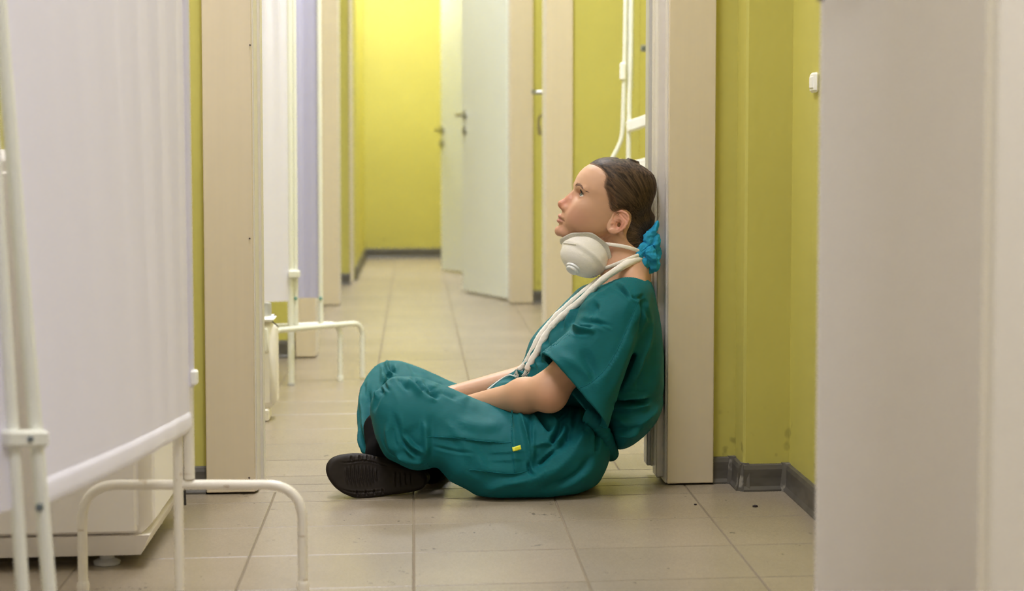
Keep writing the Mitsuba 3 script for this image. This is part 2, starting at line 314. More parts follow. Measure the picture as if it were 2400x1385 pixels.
# ------------------------------------------------------------------ ceiling lamps
for i, (u, v, a, b, e) in enumerate(LAMPS):
    n = f'ceiling_light_{i:03d}' if i else 'ceiling_light'
    o = []
    for q in ((u - a - .02, u + a + .02, v - b - .02, v - b), (u - a - .02, u + a + .02, v + b, v + b + .02), (u - a - .02, u - a, v - b, v + b), (u + a, u + a + .02, v - b, v + b)):
        o.append(lbox(*q, CEIL - .03, CEIL - .001, .001))
    add(n + '__frame', join(*o), 'm_white_plastic')
    q = np.array([[u - a, v - b, CEIL - .022], [u - a, v + b, CEIL - .022], [u + a, v + b, CEIL - .022], [u + a, v - b, CEIL - .022]])
    m = trimesh.Trimesh(local(q), [[0, 1, 2], [0, 2, 3]], process=False)
    add(n + '__diffuser', m, 'm_white_plastic', emitter={'type': 'area', 'radiance': {'type': 'rgb', 'value': (e * LAMP_TINTS[i]).tolist()}})
    tag(n, ['flat ceiling light of the front room before the doorway', 'flat ceiling light of the side bay by the white door', 'flat ceiling light of the second room', 'flat ceiling light of the third room', 'small square ceiling light past the third doorway', 'flat ceiling light before the end wall'][i], 'ceiling light')

# ------------------------------------------------------------------ folding screens
def ruled(p0, p1, q0, q1, nx, nz, ripple=None, thick=.0):
    """Cloth between two posts p0-p1 (bottom, top) and q0-q1."""
    s, t = np.meshgrid(np.linspace(0, 1, nx), np.linspace(0, 1, nz))
    P = (1 - s)[..., None] * ((1 - t)[..., None] * p0 + t[..., None] * p1) + s[..., None] * ((1 - t)[..., None] * q0 + t[..., None] * q1)
    h = q0 - p0; nrm = np.array([h[1], -h[0], 0]); nrm /= np.linalg.norm(nrm)
    if ripple is not None: P = P + ripple(s, t)[..., None] * nrm
    P = P.reshape(-1, 3); f = []
    for j in range(nz - 1):
        for i in range(nx - 1):
            q = j * nx + i; f += [[q, q + 1, q + nx + 1], [q, q + nx + 1, q + nx]]
    return trimesh.Trimesh(P, np.array(f), process=False)
def zy(x, y, z):
    """Forward distance at which the ray through a pixel reaches height z."""
    return G(x, y, z)[1]
S = 'folding_screen'
YR = 3.575
# right end: post with cloth sleeve; left end: two hinged posts leaning a little
rb, rt = W(444, 1122, YR), W(414, -954, YR)
def lean(x0, k, Y0, y): return W(x0 + k * y, y, Y0)
lf, lt_ = W(-2 + .085 * 1655, 1655, 2.80), W(-2 - .085 * 1150, -1150, 2.86)
nf, nt_ = W(-37 + .065 * 1650, 1650, 2.775), W(-37 - .065 * 1150, -1150, 2.83)
lf[2] = max(lf[2], .004); nf[2] = max(nf[2], .004)
add(S + '__post', tube([lf, lt_], .0098), 'm_white_tube_cool', smooth=40)
add(S + '__post', tube([nf, nt_], .0092), 'm_white_tube_cool', smooth=40)
add(S + '__post', tube([rb, rt], .0098), 'm_white_tube', smooth=40)
def at_z(a, b, z): return a + (b - a) * ((z - a[2]) / (b[2] - a[2]))
hemz = .289
def rip(s, t):
    r = 0.0035 * np.sin(s * 42 + 1.1 * np.sin(s * 7)) * (0.25 + t) * np.clip(s * 1.25, 0, 1) ** 1.5
    return r + 0.010 * np.sin(np.pi * s) * (1 - .4 * t) + .002 * np.sin(s * 95 + 2) * t * s
off = np.array([.011, 0, 0])
p0, p1 = at_z(lf, lt_, hemz) + [.004, .011, 0], at_z(lf, lt_, 1.72) + [.004, .011, 0]
q0, q1 = W(446, 1008, YR - .0112), W(416, -930, YR - .0112)
add(S + '__cloth', ruled(p0, p1, q0, q1, 90, 40, rip), 'm_screen_cloth', smooth=True)
add(S + '__cloth', tube([at_z(rb, rt, W(445, 905, YR)[2]), at_z(rb, rt, 1.72)], .0112, 18), 'm_screen_cloth', smooth=50)
hem_r = lambda s, t: rip(s, 0 * t) - 0.0012 - .0016 * np.sin(np.pi * np.clip(t, 0, 1)) ** .5
def up(a, b, dz): return a + (b - a) * (dz / (b[2] - a[2]))
add(S + '__hem', join(ruled(p0 - [0, 0, .001], up(p0, p1, .035), q0 - [0, 0, .001], up(q0, q1, .033), 70, 8, lambda s, t: rip(s, 0 * t) + 0.0034 * np.sin(np.pi * t) ** .15 + .0002)), 'm_screen_hem', smooth=True)
# second panel of the screen, leading out of the frame towards the viewer
o0, o1 = W(-330, 1405, 2.42), W(-420, -1250, 2.46)
o0[2] = hemz; o1[2] = 1.72
n0, n1 = at_z(nf, nt_, hemz) + [-.004, 0, 0], at_z(nf, nt_, 1.72) + [-.004, 0, 0]
add(S + '__cloth', ruled(o0, o1, n0, n1, 60, 30, lambda s, t: .003 * np.sin(s * 40) * t), 'm_screen_cloth', smooth=True)
add(S + '__post', tube([np.array([o0[0], o0[1], .004]), o1 + [0, 0, .02]], .0095), 'm_white_tube_cool', smooth=40)
# hinge clip that joins the two posts, with its bolt, and a blue bolt below
c1, c2 = W(33, 1027, 2.775), W(84, 1027, 2.80)
dv = c2 - c1; dl = np.linalg.norm(dv); dv /= dl; bk = np.cross(dv, [0, 0, 1])
m = tm(chbox((-.016, -.012, -.0115), (dl + .0155, .012, .0115), .004)); v = m.vertices.copy()
m.vertices = c1 + v[:, :1] * dv + v[:, 1:2] * bk + v[:, 2:] * np.array([0, 0, 1])
add(S + '__hinge_clip', m, 'm_white_tube_cool', smooth=30)
add(S + '__bolt', lathe([(.0001, .004), (.0035, .0035), (.0042, 0), (.0042, -.002)], (c1 + c2) / 2 + bk * .0125, bk, 14), 'm_bolt', smooth=40)
c = W(96, 1187, 2.80); add(S + '__bolt', lathe([(.0001, .005), (.0045, .004), (.0058, 0), (.0058, -.003)], c - [0, .0085, 0], [.1, -1, .1], 14), 'm_bolt', smooth=40)
# foot: bent tube with a stem through its middle
def foot(key, L0, R0, zb, r, bend, bs, caps=True):
    a, b = np.array([L0[0], L0[1], .006]), np.array([R0[0], R0[1], .006])
    A, B = a.copy(), b.copy(); A[2] = B[2] = zb
    k = add(key, tube(fillet([a, A, B, b], bend, 12), r, 18), bs, smooth=50)
    for q in (a, b): add(k + '__cap', lathe([(.0001, -.006), (r * 1.25, -.006), (r * 1.3, .008), (r, .014)], q, [0, 0, 1], 16), 'm_foot_black' if caps == 'dark' else bs, smooth=40)
    return k
fl, fr_ = W(195, 1380, YR), W(710, 1380, YR)
zb = W(440, 1136, YR)[2]
foot(S + '__foot', fl, fr_, zb, .0088, .066, 'm_white_tube')
st = W(421, 1380, YR - .006); add(S + '__stem', tube([[st[0], st[1], .004], [st[0] - .002, st[1] + .006, hemz + .25]], .0088, 18), 'm_white_tube', smooth=50)
lfz = np.array([lf[0], lf[1], 0])
c = W(457, 884, YR); m = tm(chbox(c + [-.008, -.012, -.013], c + [.005, .010, .013], .003)); add(S + '__clip', m, 'm_white_plastic', smooth=30)
tag(S, 'tall folding screen with white cloth and cream tubular feet in the left foreground', 'folding screen', 'folding screens')
# far screen in the second room
S2 = 'folding_screen_001'
A_, B_ = G(648, 912), G(850, 888)
zb2 = .192
a_, b_, c_ = G(560, 935) + [0, 0, .006], A_ + [0, 0, zb2], B_ + [0, 0, zb2]
add(S2 + '__foot', tube(fillet([a_, b_, c_, B_ + [0, 0, .006]], .05, 12), .0092, 18), 'm_white_tube_cool', smooth=50)
C_, D_ = G(575, 905), G(798, 893)
foot(S2 + '__foot', C_, D_, zb2 + .002, .0088, .04, 'm_white_tube_cool')
def post2(x, yb, r, z1=1.75, z0=.006, x1=None):
    p = G(x, yb); q = p + [0, 0, z1]; 
    return add(S2 + '__post', tube([p + [0, 0, z0], q], r, 16), 'm_white_tube_cool', smooth=50), p
kp, pa = post2(683, 903, .011)
add(kp + '__cap', lathe([(.0001, 0), (.0125, 0), (.0125, .006), (.011, .008)], pa, [0, 0, 1], 16), 'm_grey_knob', smooth=40)
p2 = pa + [.015, .01, 0]; add(S2 + '__post', tube([p2 + [0, 0, zb2], p2 + [0, 0, 1.75]], .0085, 14), 'm_white_tube_cool', smooth=50)
p3 = W(752, 770, 6.84); p3[2] = 0
add(S2 + '__post', tube([p3 + [0, 0, zb2], p3 + [0, 0, 1.75]], .0088, 14), 'm_white_tube_cool', smooth=50)
c = W(689, 642, 6.74); add(S2 + '__hinge_clip', tm(chbox(c + [-.018, -.016, -.013], c + [.020, .014, .013], .005)), 'm_white_tube_cool', smooth=30)
for x, y, q in ((692, 699, p2), (751, 699, p3)): add(S2 + '__bolt', lathe([(.0001, .014), (.005, .013), (.006, .009), (.006, 0)], [q[0], q[1], W(x, y, q[1])[2]], [.1, -1, 0], 12), 'm_bolt_green', smooth=40)
hz = W(660, 706, 6.74)[2]
lq = W(520, 706, 6.66)
add(S2 + '__cloth', ruled(np.array([lq[0], lq[1], hz]), np.array([lq[0], lq[1], 1.72]), np.array([pa[0] - .004, pa[1] - .012, hz]), np.array([pa[0] - .004, pa[1] - .012, 1.72]), 50, 20, lambda s, t: .004 * np.sin(s * 30) * t), 'm_screen_cloth', smooth=True)
hz2 = W(720, 700, 6.8)[2]
a, b = np.array([p2[0], p2[1], hz2]), np.array([p3[0], p3[1], hz2])
add(S2 + '__cloth', ruled(a, a + [0, 0, 1.72 - hz2], b, b + [0, 0, 1.72 - hz2], 30, 20, lambda s, t: -.05 * np.sin(np.pi * s) + .002 * np.sin(s * 25)), 'm_screen_cloth_blue', smooth=True)
tag(S2, 'folding screen with lilac and blue cloth on a white tube foot, in the second room', 'folding screen', 'folding screens')

# ------------------------------------------------------------------ white medical unit behind the near screen
Cb = 'treatment_unit'
v0 = 3.83; u1 = UV(W(352, 1262, 3.755))[0]
add(Cb + '__body', lbox(u1 - .75, u1, v0, v0 + .52, .062, .78, .022), 'm_plastic', smooth=40)
m = m3.Manifold.hull_points(np.array([[x, y, z] for x, y in ((u1 - .74, v0 + .004), (u1 - .003, v0 + .004), (u1 - .74, v0 + .515), (u1 - .003, v0 + .515)) for z in (.064,)] +
     [[x, y, .024] for x, y in ((u1 - .72, v0 + .022), (u1 - .022, v0 + .022), (u1 - .72, v0 + .50), (u1 - .022, v0 + .50))]))
m = tm(m); m.vertices = local(m.vertices); add(Cb + '__plinth', m, 'm_plastic')
add(Cb + '__front_panel', lbox(u1 - .73, u1 - .026, v0 - .004, v0 + .01, .07, .74, .004), 'm_plastic', smooth=30)
add(Cb + '__side_panel', lbox(u1 - .006, u1 + .004, v0 + .03, v0 + .50, .085, .74, .004), 'm_plastic', smooth=30)
for x, y in ((u1 - .09, v0 + .06), (u1 - .66, v0 + .06), (u1 - .06, v0 + .47), (u1 - .66, v0 + .47)):
    add(Cb + '__castor', lathe([(.0001, 0), (.024, 0), (.026, .006), (.014, .012), (.010, .03)], L(x, y, 0.0005), [0, 0, 1], 18), 'm_white_plastic' if x > u1 - .07 else 'm_grey_knob', smooth=40)
pc = [L(u1 + .006, v0 + .36, .42), L(u1 + .016, v0 + .41, .25), L(u1 + .012, v0 + .46, .12), L(u1 + .004, v0 + .53, .03)]
add(Cb + '__cable', tube(spline(pc, 24), .0028, 8), 'm_foot_black', smooth=True)
tag(Cb, 'white plastic floor standing cabinet behind the near folding screen', 'cabinet')
# low white unit half hidden by the left jamb in the second room
C2 = 'bedside_unit'
uu, vv = UV(G(650, 985))
add(C2 + '__body', lbox(uu - .4, uu, vv - .02, vv + .10, .035, .285, .02), 'm_plastic', smooth=40)
add(C2 + '__plinth', lbox(uu - .38, uu - .022, vv - .03, vv + .09, .0, .036, .004), 'm_plastic')
add(C2 + '__top', lbox(uu - .40, uu - .006, vv - .03, vv + .10, .287, .300, .006), 'm_white_plastic', smooth=40)
add(C2 + '__drawer', lbox(uu - .38, uu - .02, vv - .032, vv - .012, .20, .272, .006), 'm_white_plastic', smooth=40)
add(C2 + '__knob', lathe([(.0001, .040), (.011, .039), (.014, .035), (.014, 0)], L(uu - .030, vv + .03, .300), [0, 0, 1], 18), 'm_grey_knob', smooth=40)
tag(C2, 'low white unit with a grey knob, half hidden by the left door jamb', 'cabinet')

# ------------------------------------------------------------------ white tubular stand before the lime wall
R = 'equipment_stand'; Y = 7.05
add(R + '__pole', tube(spline([W(1469, -420, Y), W(1467, -50, Y), W(1464, 150, Y), W(1460, 290, Y), W(1455, 330, Y), W(1437, 368, Y), W(1418, 420, Y)], 40), .0075, 12), 'm_white_tube_cool', smooth=True)
add(R + '__pole', tube([W(1484, -420, Y), W(1479, 150, Y), W(1476, 215, Y), W(1473, 380, Y), [W(1466, 800, Y)[0], Y, .004]], .0085, 12), 'm_white_tube_cool', smooth=True)
add(R + '__sleeve', tube([W(1481, -420, Y + .01), W(1477, 210, Y + .01)], .0115, 12), 'm_white_tube_cool', smooth=40)
c = W(1459, 167, Y); add(R + '__clip', tm(chbox(c + [-.009, -.014, -.03], c + [.012, .014, .03], .004)), 'm_white_plastic', smooth=30)
def slab(x0, y0, x1, y1, hh):
    a, b = W(x0, y0, Y), W(x1, y1, Y - .12); d = b - a; n = np.linalg.norm(d); d /= n; o = np.cross(d, [0, 0, 1]); o /= np.linalg.norm(o); u_ = np.cross(o, d)
    m = tm(chbox((0, -.012, -hh / 2), (n, .012, hh / 2), .004)); v = m.vertices.copy(); m.vertices = a + v[:, :1] * d + v[:, 1:2] * o + v[:, 2:] * u_; return m
add(R + '__rung', slab(1474, 297, 1522, 281, .038), 'm_white_plastic', smooth=30)
add(R + '__rung', slab(1484, 393, 1522, 385, .045), 'm_white_plastic', smooth=30)
add(R + '__rung', slab(1470, 640, 1522, 630, .038), 'm_white_plastic', smooth=30)
p = W(1522, 262, Y - .12); add(R + '__pole', tube([p + [0, 0, .9], [p[0], p[1], .004]], .0095, 12), 'm_white_tube_cool', smooth=True)
c = W(1508, 113, Y - .03); add(R + '__bracket', join(chbox(c + [-.010, -.012, -.012], c + [.02, .012, .012], .004)), 'm_steel', smooth=30)
add(R + '__bracket__screw', lathe([(.0001, .005), (.006, .004), (.007, 0)], c + [0, -.012, -.001], [0, -1, 0], 12), 'm_bolt', smooth=30)
tag(R, 'white tubular steel stand with flat rungs in front of the lime green wall', 'stand')

# ------------------------------------------------------------------ crumbs on the floor
for (x, y, s) in ((1770, 1188, .0048), (1630, 1183, .0026)):
    m = trimesh.creation.icosphere(2, s); v = m.vertices; m.vertices = v * [1.3, 1, .55] * (1 + .5 * (meshkit.noise(v * 400) - .5)[:, None]) + G(x, y) + [0, 0, s * .4]
    add('crumb', m, 'm_crumb', smooth=True)
tag('crumb', 'larger dark crumb on the tiles before the boxed-in column', 'crumb'); tag('crumb_001', 'tiny dark crumb on the tiles right of the door frame', 'crumb')
# ------------------------------------------------------------------ signed-distance modelling for the figure
from scipy import ndimage
from scipy.interpolate import PchipInterpolator
from scipy.spatial import cKDTree
from PIL import Image, ImageDraw
YC = 4.745                                   # the figure's middle plane
def P(x, y, dy=0.0): return W(x, y, YC + dy)
PXM = YC / 4812.0                            # metres per photograph pixel there
def smin(a, b, k):
    h = np.clip(0.5 + 0.5 * (b - a) / k, 0, 1); return b + (a - b) * h - k * h * (1 - h)
def smax(a, b, k): return -smin(-a, -b, k)
def cone(p, a, b, ra, rb):
    """Round cone (capsule whose radius runs from ra to rb)."""
    a, b = np.asarray(a, np.float32), np.asarray(b, np.float32); ba = b - a
    h = np.clip(((p - a) @ ba) / (ba @ ba), 0, 1)
    return np.linalg.norm(p - a - h[:, None] * ba, axis=1) - (ra + (rb - ra) * h)
def ell(p, c, r, R=None):
    q = (p - np.asarray(c, np.float32))
    if R is not None: q = q @ np.asarray(R, np.float32).T
    r = np.asarray(r, np.float32); k0 = np.linalg.norm(q / r, axis=1); k1 = np.linalg.norm(q / (r * r), axis=1)
    return k0 * (k0 - 1) / np.maximum(k1, 1e-9)
def mesh_sdf(f, lo, hi, h, taubin=4):
    """Surface nets over the box lo..hi; fine samples only near the surface."""
    lo, hi = np.asarray(lo, float), np.asarray(hi, float); B = 5
    nb = np.ceil((hi - lo) / (h * B)).astype(int) + 1; n = nb * B
    bc = np.stack(np.meshgrid(*[lo[k] + (np.arange(nb[k]) * B + (B - 1) / 2) * h for k in range(3)], indexing='ij'), -1).reshape(-1, 3).astype(np.float32)
    d = f(bc).reshape(nb)
    D = np.repeat(np.repeat(np.repeat(d, B, 0), B, 1), B, 2).astype(np.float32)
    near = np.argwhere(np.abs(d) < h * (B * 0.87 + 3.5))
    o = np.stack(np.meshgrid(*[np.arange(B)] * 3, indexing='ij'), -1).reshape(-1, 3)
    for ch in np.array_split(near, max(1, len(near) * B ** 3 // 600000)):
        idx = (ch[:, None] * B + o[None]).reshape(-1, 3)
        D[idx[:, 0], idx[:, 1], idx[:, 2]] = f((lo + idx * h).astype(np.float32))
    for k in range(3):
        q = [slice(None)] * 3
        for e in (0, -1): q[k] = e; D[tuple(q)] = np.maximum(D[tuple(q)], h * .3)
    s = D < 0
    c8 = [(a, b, c) for a in (0, 1) for b in (0, 1) for c in (0, 1)]
    sl = lambda A, a, b, c: A[a:A.shape[0] - 1 + a, b:A.shape[1] - 1 + b, c:A.shape[2] - 1 + c]
    cnt = sum(sl(s, *q).astype(np.int8) for q in c8); act = (cnt > 0) & (cnt < 8)
    ids = np.full(act.shape, -1, np.int64); cells = np.argwhere(act); ids[act] = np.arange(len(cells))
    acc, num = np.zeros((len(cells), 3)), np.zeros(len(cells))
    val = {q: D[cells[:, 0] + q[0], cells[:, 1] + q[1], cells[:, 2] + q[2]] for q in c8}
    for q in c8:
        for ax in range(3):
            if q[ax] == 0:
                r = list(q); r[ax] = 1; r = tuple(r); va, vb = val[q], val[r]; x = (va < 0) != (vb < 0)
                t = np.where(x, va / np.where(va == vb, 1, va - vb), 0); pt = np.tile(np.array(q, float), (len(cells), 1)); pt[:, ax] += t
                acc += pt * x[:, None]; num += x
    V = lo + (cells + acc / num[:, None]) * h
    F = []
    for ax in range(3):
        b, c = (ax + 1) % 3, (ax + 2) % 3
        a0 = [slice(None)] * 3; a1 = [slice(None)] * 3; a0[ax] = slice(0, -1); a1[ax] = slice(1, None)
        e = s[tuple(a0)] != s[tuple(a1)]; ij = np.argwhere(e); ij = ij[(ij[:, b] > 0) & (ij[:, c] > 0) & (ij[:, b] < act.shape[b]) & (ij[:, c] < act.shape[c])]
        st = s[tuple(a0)][ij[:, 0], ij[:, 1], ij[:, 2]]
        q = []
        for db, dc in ((-1, -1), (0, -1), (0, 0), (-1, 0)):
            k = ij.copy(); k[:, b] += db; k[:, c] += dc; q.append(ids[k[:, 0], k[:, 1], k[:, 2]])
        q = np.stack(q, 1); q[~st] = q[~st][:, ::-1]; q = q[(q >= 0).all(1)]; F.append(q)
    q = np.vstack(F); m = trimesh.Trimesh(V, np.vstack([q[:, [0, 1, 2]], q[:, [0, 2, 3]]]), process=False)
    m.remove_unreferenced_vertices()
    if taubin:
        from scipy.sparse import coo_matrix, diags
        e = np.vstack([q[:, [0, 1]], q[:, [1, 2]], q[:, [2, 3]], q[:, [3, 0]]]); N = len(V)
        A = coo_matrix((np.ones(2 * len(e)), (np.r_[e[:, 0], e[:, 1]], np.r_[e[:, 1], e[:, 0]])), shape=(N, N)).tocsr(); A.data[:] = 1
        deg = np.asarray(A.sum(1)).ravel(); used = np.zeros(N, bool); used[q.ravel()] = True; A = diags(1 / np.maximum(deg, 1)) @ A; X = V.copy()
        for _ in range(taubin):
            X = X + .5 * (A @ X - X); X = X - .53 * (A @ X - X)
        m.vertices = X[used]
    return m
def keep_big(m, n=1):
    cc = sorted(m.split(only_watertight=False), key=lambda c: -len(c.faces)); return cc[0] if n == 1 else join(*cc[:n])
def chaikin(p, k=2):
    p = np.asarray(p, float)
    for _ in range(k): p = np.stack([.75 * p + .25 * np.roll(p, -1, 0), .25 * p + .75 * np.roll(p, -1, 0)], 1).reshape(-1, 2)
    return p
def lin(anchors):
    a = np.asarray(anchors, float); A = np.c_[np.ones(len(a)), a[:, :-1]]; return np.linalg.lstsq(A, a[:, -1], rcond=None)[0]
class Outline:
    """A body whose outline in side view is a polygon, swelling to both sides of a plane like a cushion. poly in photograph pixels; dy: anchors (x, y, offset from the middle plane); half width wid; rim radius R."""
    def __init__(s, poly, dy, wid, R, round_=2, res=0.0012):
        p = chaikin(poly, round_); c = lin(dy) if np.ndim(dy) else np.array([dy, 0, 0])
        dys = c[0] + p @ c[1:]; w3 = np.array([P(x, y, d) for (x, y), d in zip(p, dys)])
        s.R = R; s.cy = lin(np.c_[w3[:, 0], w3[:, 2], w3[:, 1]]) if np.ptp(w3[:, 1]) > 1e-3 else np.array([w3[0, 1], 0, 0])
        if np.ndim(wid): s.wc = lin([[*P(a, b)[[0, 2]], w] for a, b, w in wid])
        else: s.wc = np.array([wid, 0, 0])
        q = w3[:, [0, 2]]; s.lo = q.min(0) - .06; n = np.ceil((q.max(0) + .06 - s.lo) / res).astype(int) + 1
        g = np.concatenate([np.linspace(a, b, max(2, int(np.linalg.norm(b - a) / .0005)), endpoint=False) for a, b in zip(q, np.roll(q, -1, 0))])
        xx, zz = np.meshgrid(s.lo[0] + np.arange(n[0]) * res, s.lo[1] + np.arange(n[1]) * res, indexing='ij')
        d = cKDTree(g).query(np.c_[xx.ravel(), zz.ravel()])[0].reshape(n)
        im = Image.new('L', (int(n[0]), int(n[1]))); ImageDraw.Draw(im).polygon([tuple(v) for v in (q - s.lo) / res], fill=1)
        s.g = ndimage.gaussian_filter(np.where(np.asarray(im).T > 0, -d, d), 1.2).astype(np.float32); s.res = res; s.q = q
    def d2(s, p):
        u = ((p[:, [0, 2]] - s.lo) / s.res).T
        lim = np.array(s.g.shape)[:, None] - 1
        out = np.linalg.norm(np.maximum(np.maximum(-u, u - lim), 0), axis=0) * s.res
        return ndimage.map_coordinates(s.g, u, order=1, mode='nearest') + out
    def __call__(s, p):
        w = np.maximum(s.wc[0] + p[:, 0] * s.wc[1] + p[:, 2] * s.wc[2], .01)
        c = np.abs(p[:, 1] - (s.cy[0] + p[:, 0] * s.cy[1] + p[:, 2] * s.cy[2]))
        q = np.maximum(s.R + s.d2(p), 0)
        return (np.sqrt(q * q + (c * s.R / w) ** 2) - s.R) * np.minimum(1, w / s.R)
def folds(m, lst, dy, side=-1):
    """Presses folds into a cloth mesh: each (points, width, height, kind) is a line in the plane y = YC + dy that acts along y; it fades at its ends. kind 'r' ridge, 'g' groove, 's' step (pleat edge)."""
    v, n = m.vertices.copy(), m.vertex_normals; disp = np.zeros(len(v)); fr = np.clip((n[:, 1] * side + .02) / .45, 0, 1)
    xz = v[:, [0, 2]]
    for pts, wd, amp, kind in lst:
        q = np.array([P(x, y, dy)[[0, 2]] for x, y in pts]); 
        q = spline(q, 40) if len(q) > 2 else np.linspace(q[0], q[1], 40)
        near = np.where(((xz > q.min(0) - 6 * wd) & (xz < q.max(0) + 6 * wd)).all(1) & (fr > 0))[0]
        if not len(near): continue
        d, i = cKDTree(q).query(xz[near]); t = np.gradient(q, axis=0); t /= np.linalg.norm(t, axis=1, keepdims=True) + 1e-12
        r = xz[near] - q[i]; sg = r[:, 0] * -t[i, 1] + r[:, 1] * t[i, 0]; along = (r * t[i]).sum(1); sdist = np.where(np.abs(along) > .001, np.hypot(sg, along) * np.sign(sg), sg)
        e = i / 39.; taper = np.clip(np.minimum(e, 1 - e) / .3, 0.0, 1); taper = taper * taper * (3 - 2 * taper)
        x = sdist / (.85 * wd)
        if kind == 'r': pr = np.exp(-x * x) - .45 * np.exp(-((x - 1.9) / 1.3) ** 2)
        elif kind == 'g': pr = -np.exp(-x * x) + .35 * np.exp(-((x - 1.8) / 1.2) ** 2) + .35 * np.exp(-((x + 1.8) / 1.2) ** 2)
        else: pr = 1 / (1 + np.exp(np.clip(-x * 3.5, -40, 40))) * np.exp(-(np.maximum(x, 0) / 4.5) ** 2)
        disp[near] += 1.65 * amp * pr * taper
    m.vertices = v + n * (disp * fr)[:, None]; return m
def soften(m, amp, s, seed=0):
    v = m.vertices; m.vertices = v + m.vertex_normals * (amp * (meshkit.fbm(v * s, 3, seed) - .5))[:, None]; return m

# ------------------------------------------------------------------ the woman: materials
scene['m_skin'] = {'type': 'twosided', 'bsdf': {'type': 'bumpmap', 'arbitrary': proc(lambda p, n, uv: noise(p.x * 900, p.y * 900, p.z * 900), 5e-4), 'scale': 0.00010,
    'bsdf': {'type': 'principled', 'base_color': {'type': 'mesh_attribute', 'name': 'vertex_color'}, 'roughness': 0.46, 'specular': 0.42, 'sheen': 0.15}}}
scene['m_painted'] = {'type': 'twosided', 'bsdf': {'type': 'principled', 'base_color': {'type': 'mesh_attribute', 'name': 'vertex_color'}, 'roughness': 0.2, 'specular': 0.5, 'clearcoat': 0.6, 'clearcoat_gloss': .95}}
scene['m_hair'] = {'type': 'twosided', 'bsdf': {'type': 'principled', 'base_color': {'type': 'mesh_attribute', 'name': 'vertex_color'}, 'roughness': 0.55, 'specular': 0.18, 'anisotropic': 0.5}}
mat('m_brow', rgb(112, 80, 62), .7)
mat('m_hair_strand', rgb(112, 82, 60), .45)
TEAL = (0.0006, 0.106, 0.126)
mat('m_scrub', proc(lambda p, n, uv: mi.Color3f(*TEAL) * (0.90 + 0.12 * fbm(p.x * 30, p.y * 30, p.z * 30) + 0.10 * (noise(p.x * 160, p.y * 160, p.z * 1100) - .5))), rough=0.75, spec=0.25,
    bump=lambda p, n, uv: noise(p.x * 500, p.y * 500, p.z * 1400), scale=0.00012, eps=5e-4, sheen=0.5)
mat('m_scrub_seam', proc(lambda p, n, uv: mi.Color3f(.001, .105, .13) * (0.9 + .2 * noise(p.x * 900, p.y * 900, p.z * 900))), .8, .2)
mat('m_tag', [0.62, 0.62, 0.03], .5)
mat('m_tag_ink', [0.25, 0.27, 0.02], .6)
mat('m_gauze', [0.80, 0.765, 0.725], .9, .15, bump=lambda p, n, uv: fbm(p.x * 500, p.y * 500, p.z * 500), scale=.0011, eps=6e-4, sheen=.6)
mat('m_cord', [0.72, 0.74, 0.74], .6)
mat('m_mask', proc(lambda p, n, uv: mi.Color3f(.80, .77, .73) * (.95 + .07 * noise(p.x * 500, p.y * 500, p.z * 500))), .75, .25, bump=lambda p, n, uv: fbm(p.x * 420, p.y * 420, p.z * 420), scale=.00035, eps=6e-4)
mat('m_mask_rim', proc(lambda p, n, uv: mi.Color3f(.64, .62, .58) * (.85 + .22 * noise(p.x * 600, p.y * 600, p.z * 600))), .6, .4, bump=lambda p, n, uv: noise(p.x * 700, p.y * 700, p.z * 700), scale=.0004, eps=5e-4)
mat('m_valve', [0.70, 0.72, 0.76], .35)
mat('m_mask_print', [0.24, 0.25, 0.28], .6)
mat('m_strap', [0.76, 0.72, 0.66], .7)
mat('m_shoe', [0.009, 0.0085, 0.009], .6, .2, bump=lambda p, n, uv: fbm(p.x * 300, p.y * 300, p.z * 300), scale=.0004)
mat('m_sole', proc(lambda p, n, uv: mi.Color3f(.019, .0145, .0125) * (.75 + .5 * fbm(p.x * 60, p.y * 60, p.z * 60))), .6, .18)
mat('m_sock', [0.006, 0.0055, 0.007], .9, .1)
scene['m_cap'] = {'type': 'bumpmap', 'arbitrary': proc(lambda p, n, uv: noise(p.x * 800, p.y * 800, p.z * 800), 5e-4), 'scale': .0003,
    'bsdf': {'type': 'principledthin', 'base_color': {'type': 'rgb', 'value': [0.05, 0.44, 0.74]}, 'roughness': .55, 'diff_trans': .7, 'spec_trans': 0.0}}

# ------------------------------------------------------------------ shapes of the clothes
FLOOR = lambda p, z=.0035: z - p[:, 2]
near_leg = Outline([(867, 962), (871, 939), (880, 920), (893, 906), (903, 897), (914, 885), (932, 881), (976, 883), (1003, 889), (1030, 899), (1056, 908), (1088, 923), (1123, 938), (1152, 947), (1181, 955), (1205, 958), (1300, 955), (1385, 960), (1415, 990),
    (1434, 1040), (1424, 1070), (1414, 1105), (1393, 1140), (1330, 1166), (1200, 1178), (1130, 1170), (1098, 1148), (1074, 1137), (1052, 1126), (1037, 1108), (1023, 1093), (1003, 1100), (975, 1104), (947, 1094), (926, 1082), (903, 1070), (890, 1050), (879, 1022), (871, 985)],
    [(870, 980, -.150), (1100, 1050, -.135), (1400, 1050, -.085)], [(870, 1000, .085), (1150, 1000, .105), (1400, 1050, .125)], .075)
far_leg = Outline([(838, 960), (841, 930), (848, 905), (862, 877), (880, 855), (900, 846), (930, 844), (960, 852), (1000, 868), (1045, 890), (1090, 906), (1200, 940), (1350, 960), (1350, 1120), (1150, 1120), (1000, 1040), (930, 1010), (905, 1040), (897, 1072), (868, 1071), (848, 1064), (842, 1040), (838, 1000)],
    [(880, 880, .20), (860, 1060, -.04), (1340, 1000, .11)], [(870, 1000, .075), (1340, 1000, .11)], .07)
pelvis = Outline([(1180, 985), (1300, 950), (1395, 968), (1425, 1000), (1436, 1045), (1422, 1085), (1400, 1130), (1340, 1150), (1200, 1150)], 0.0, .185, .10)
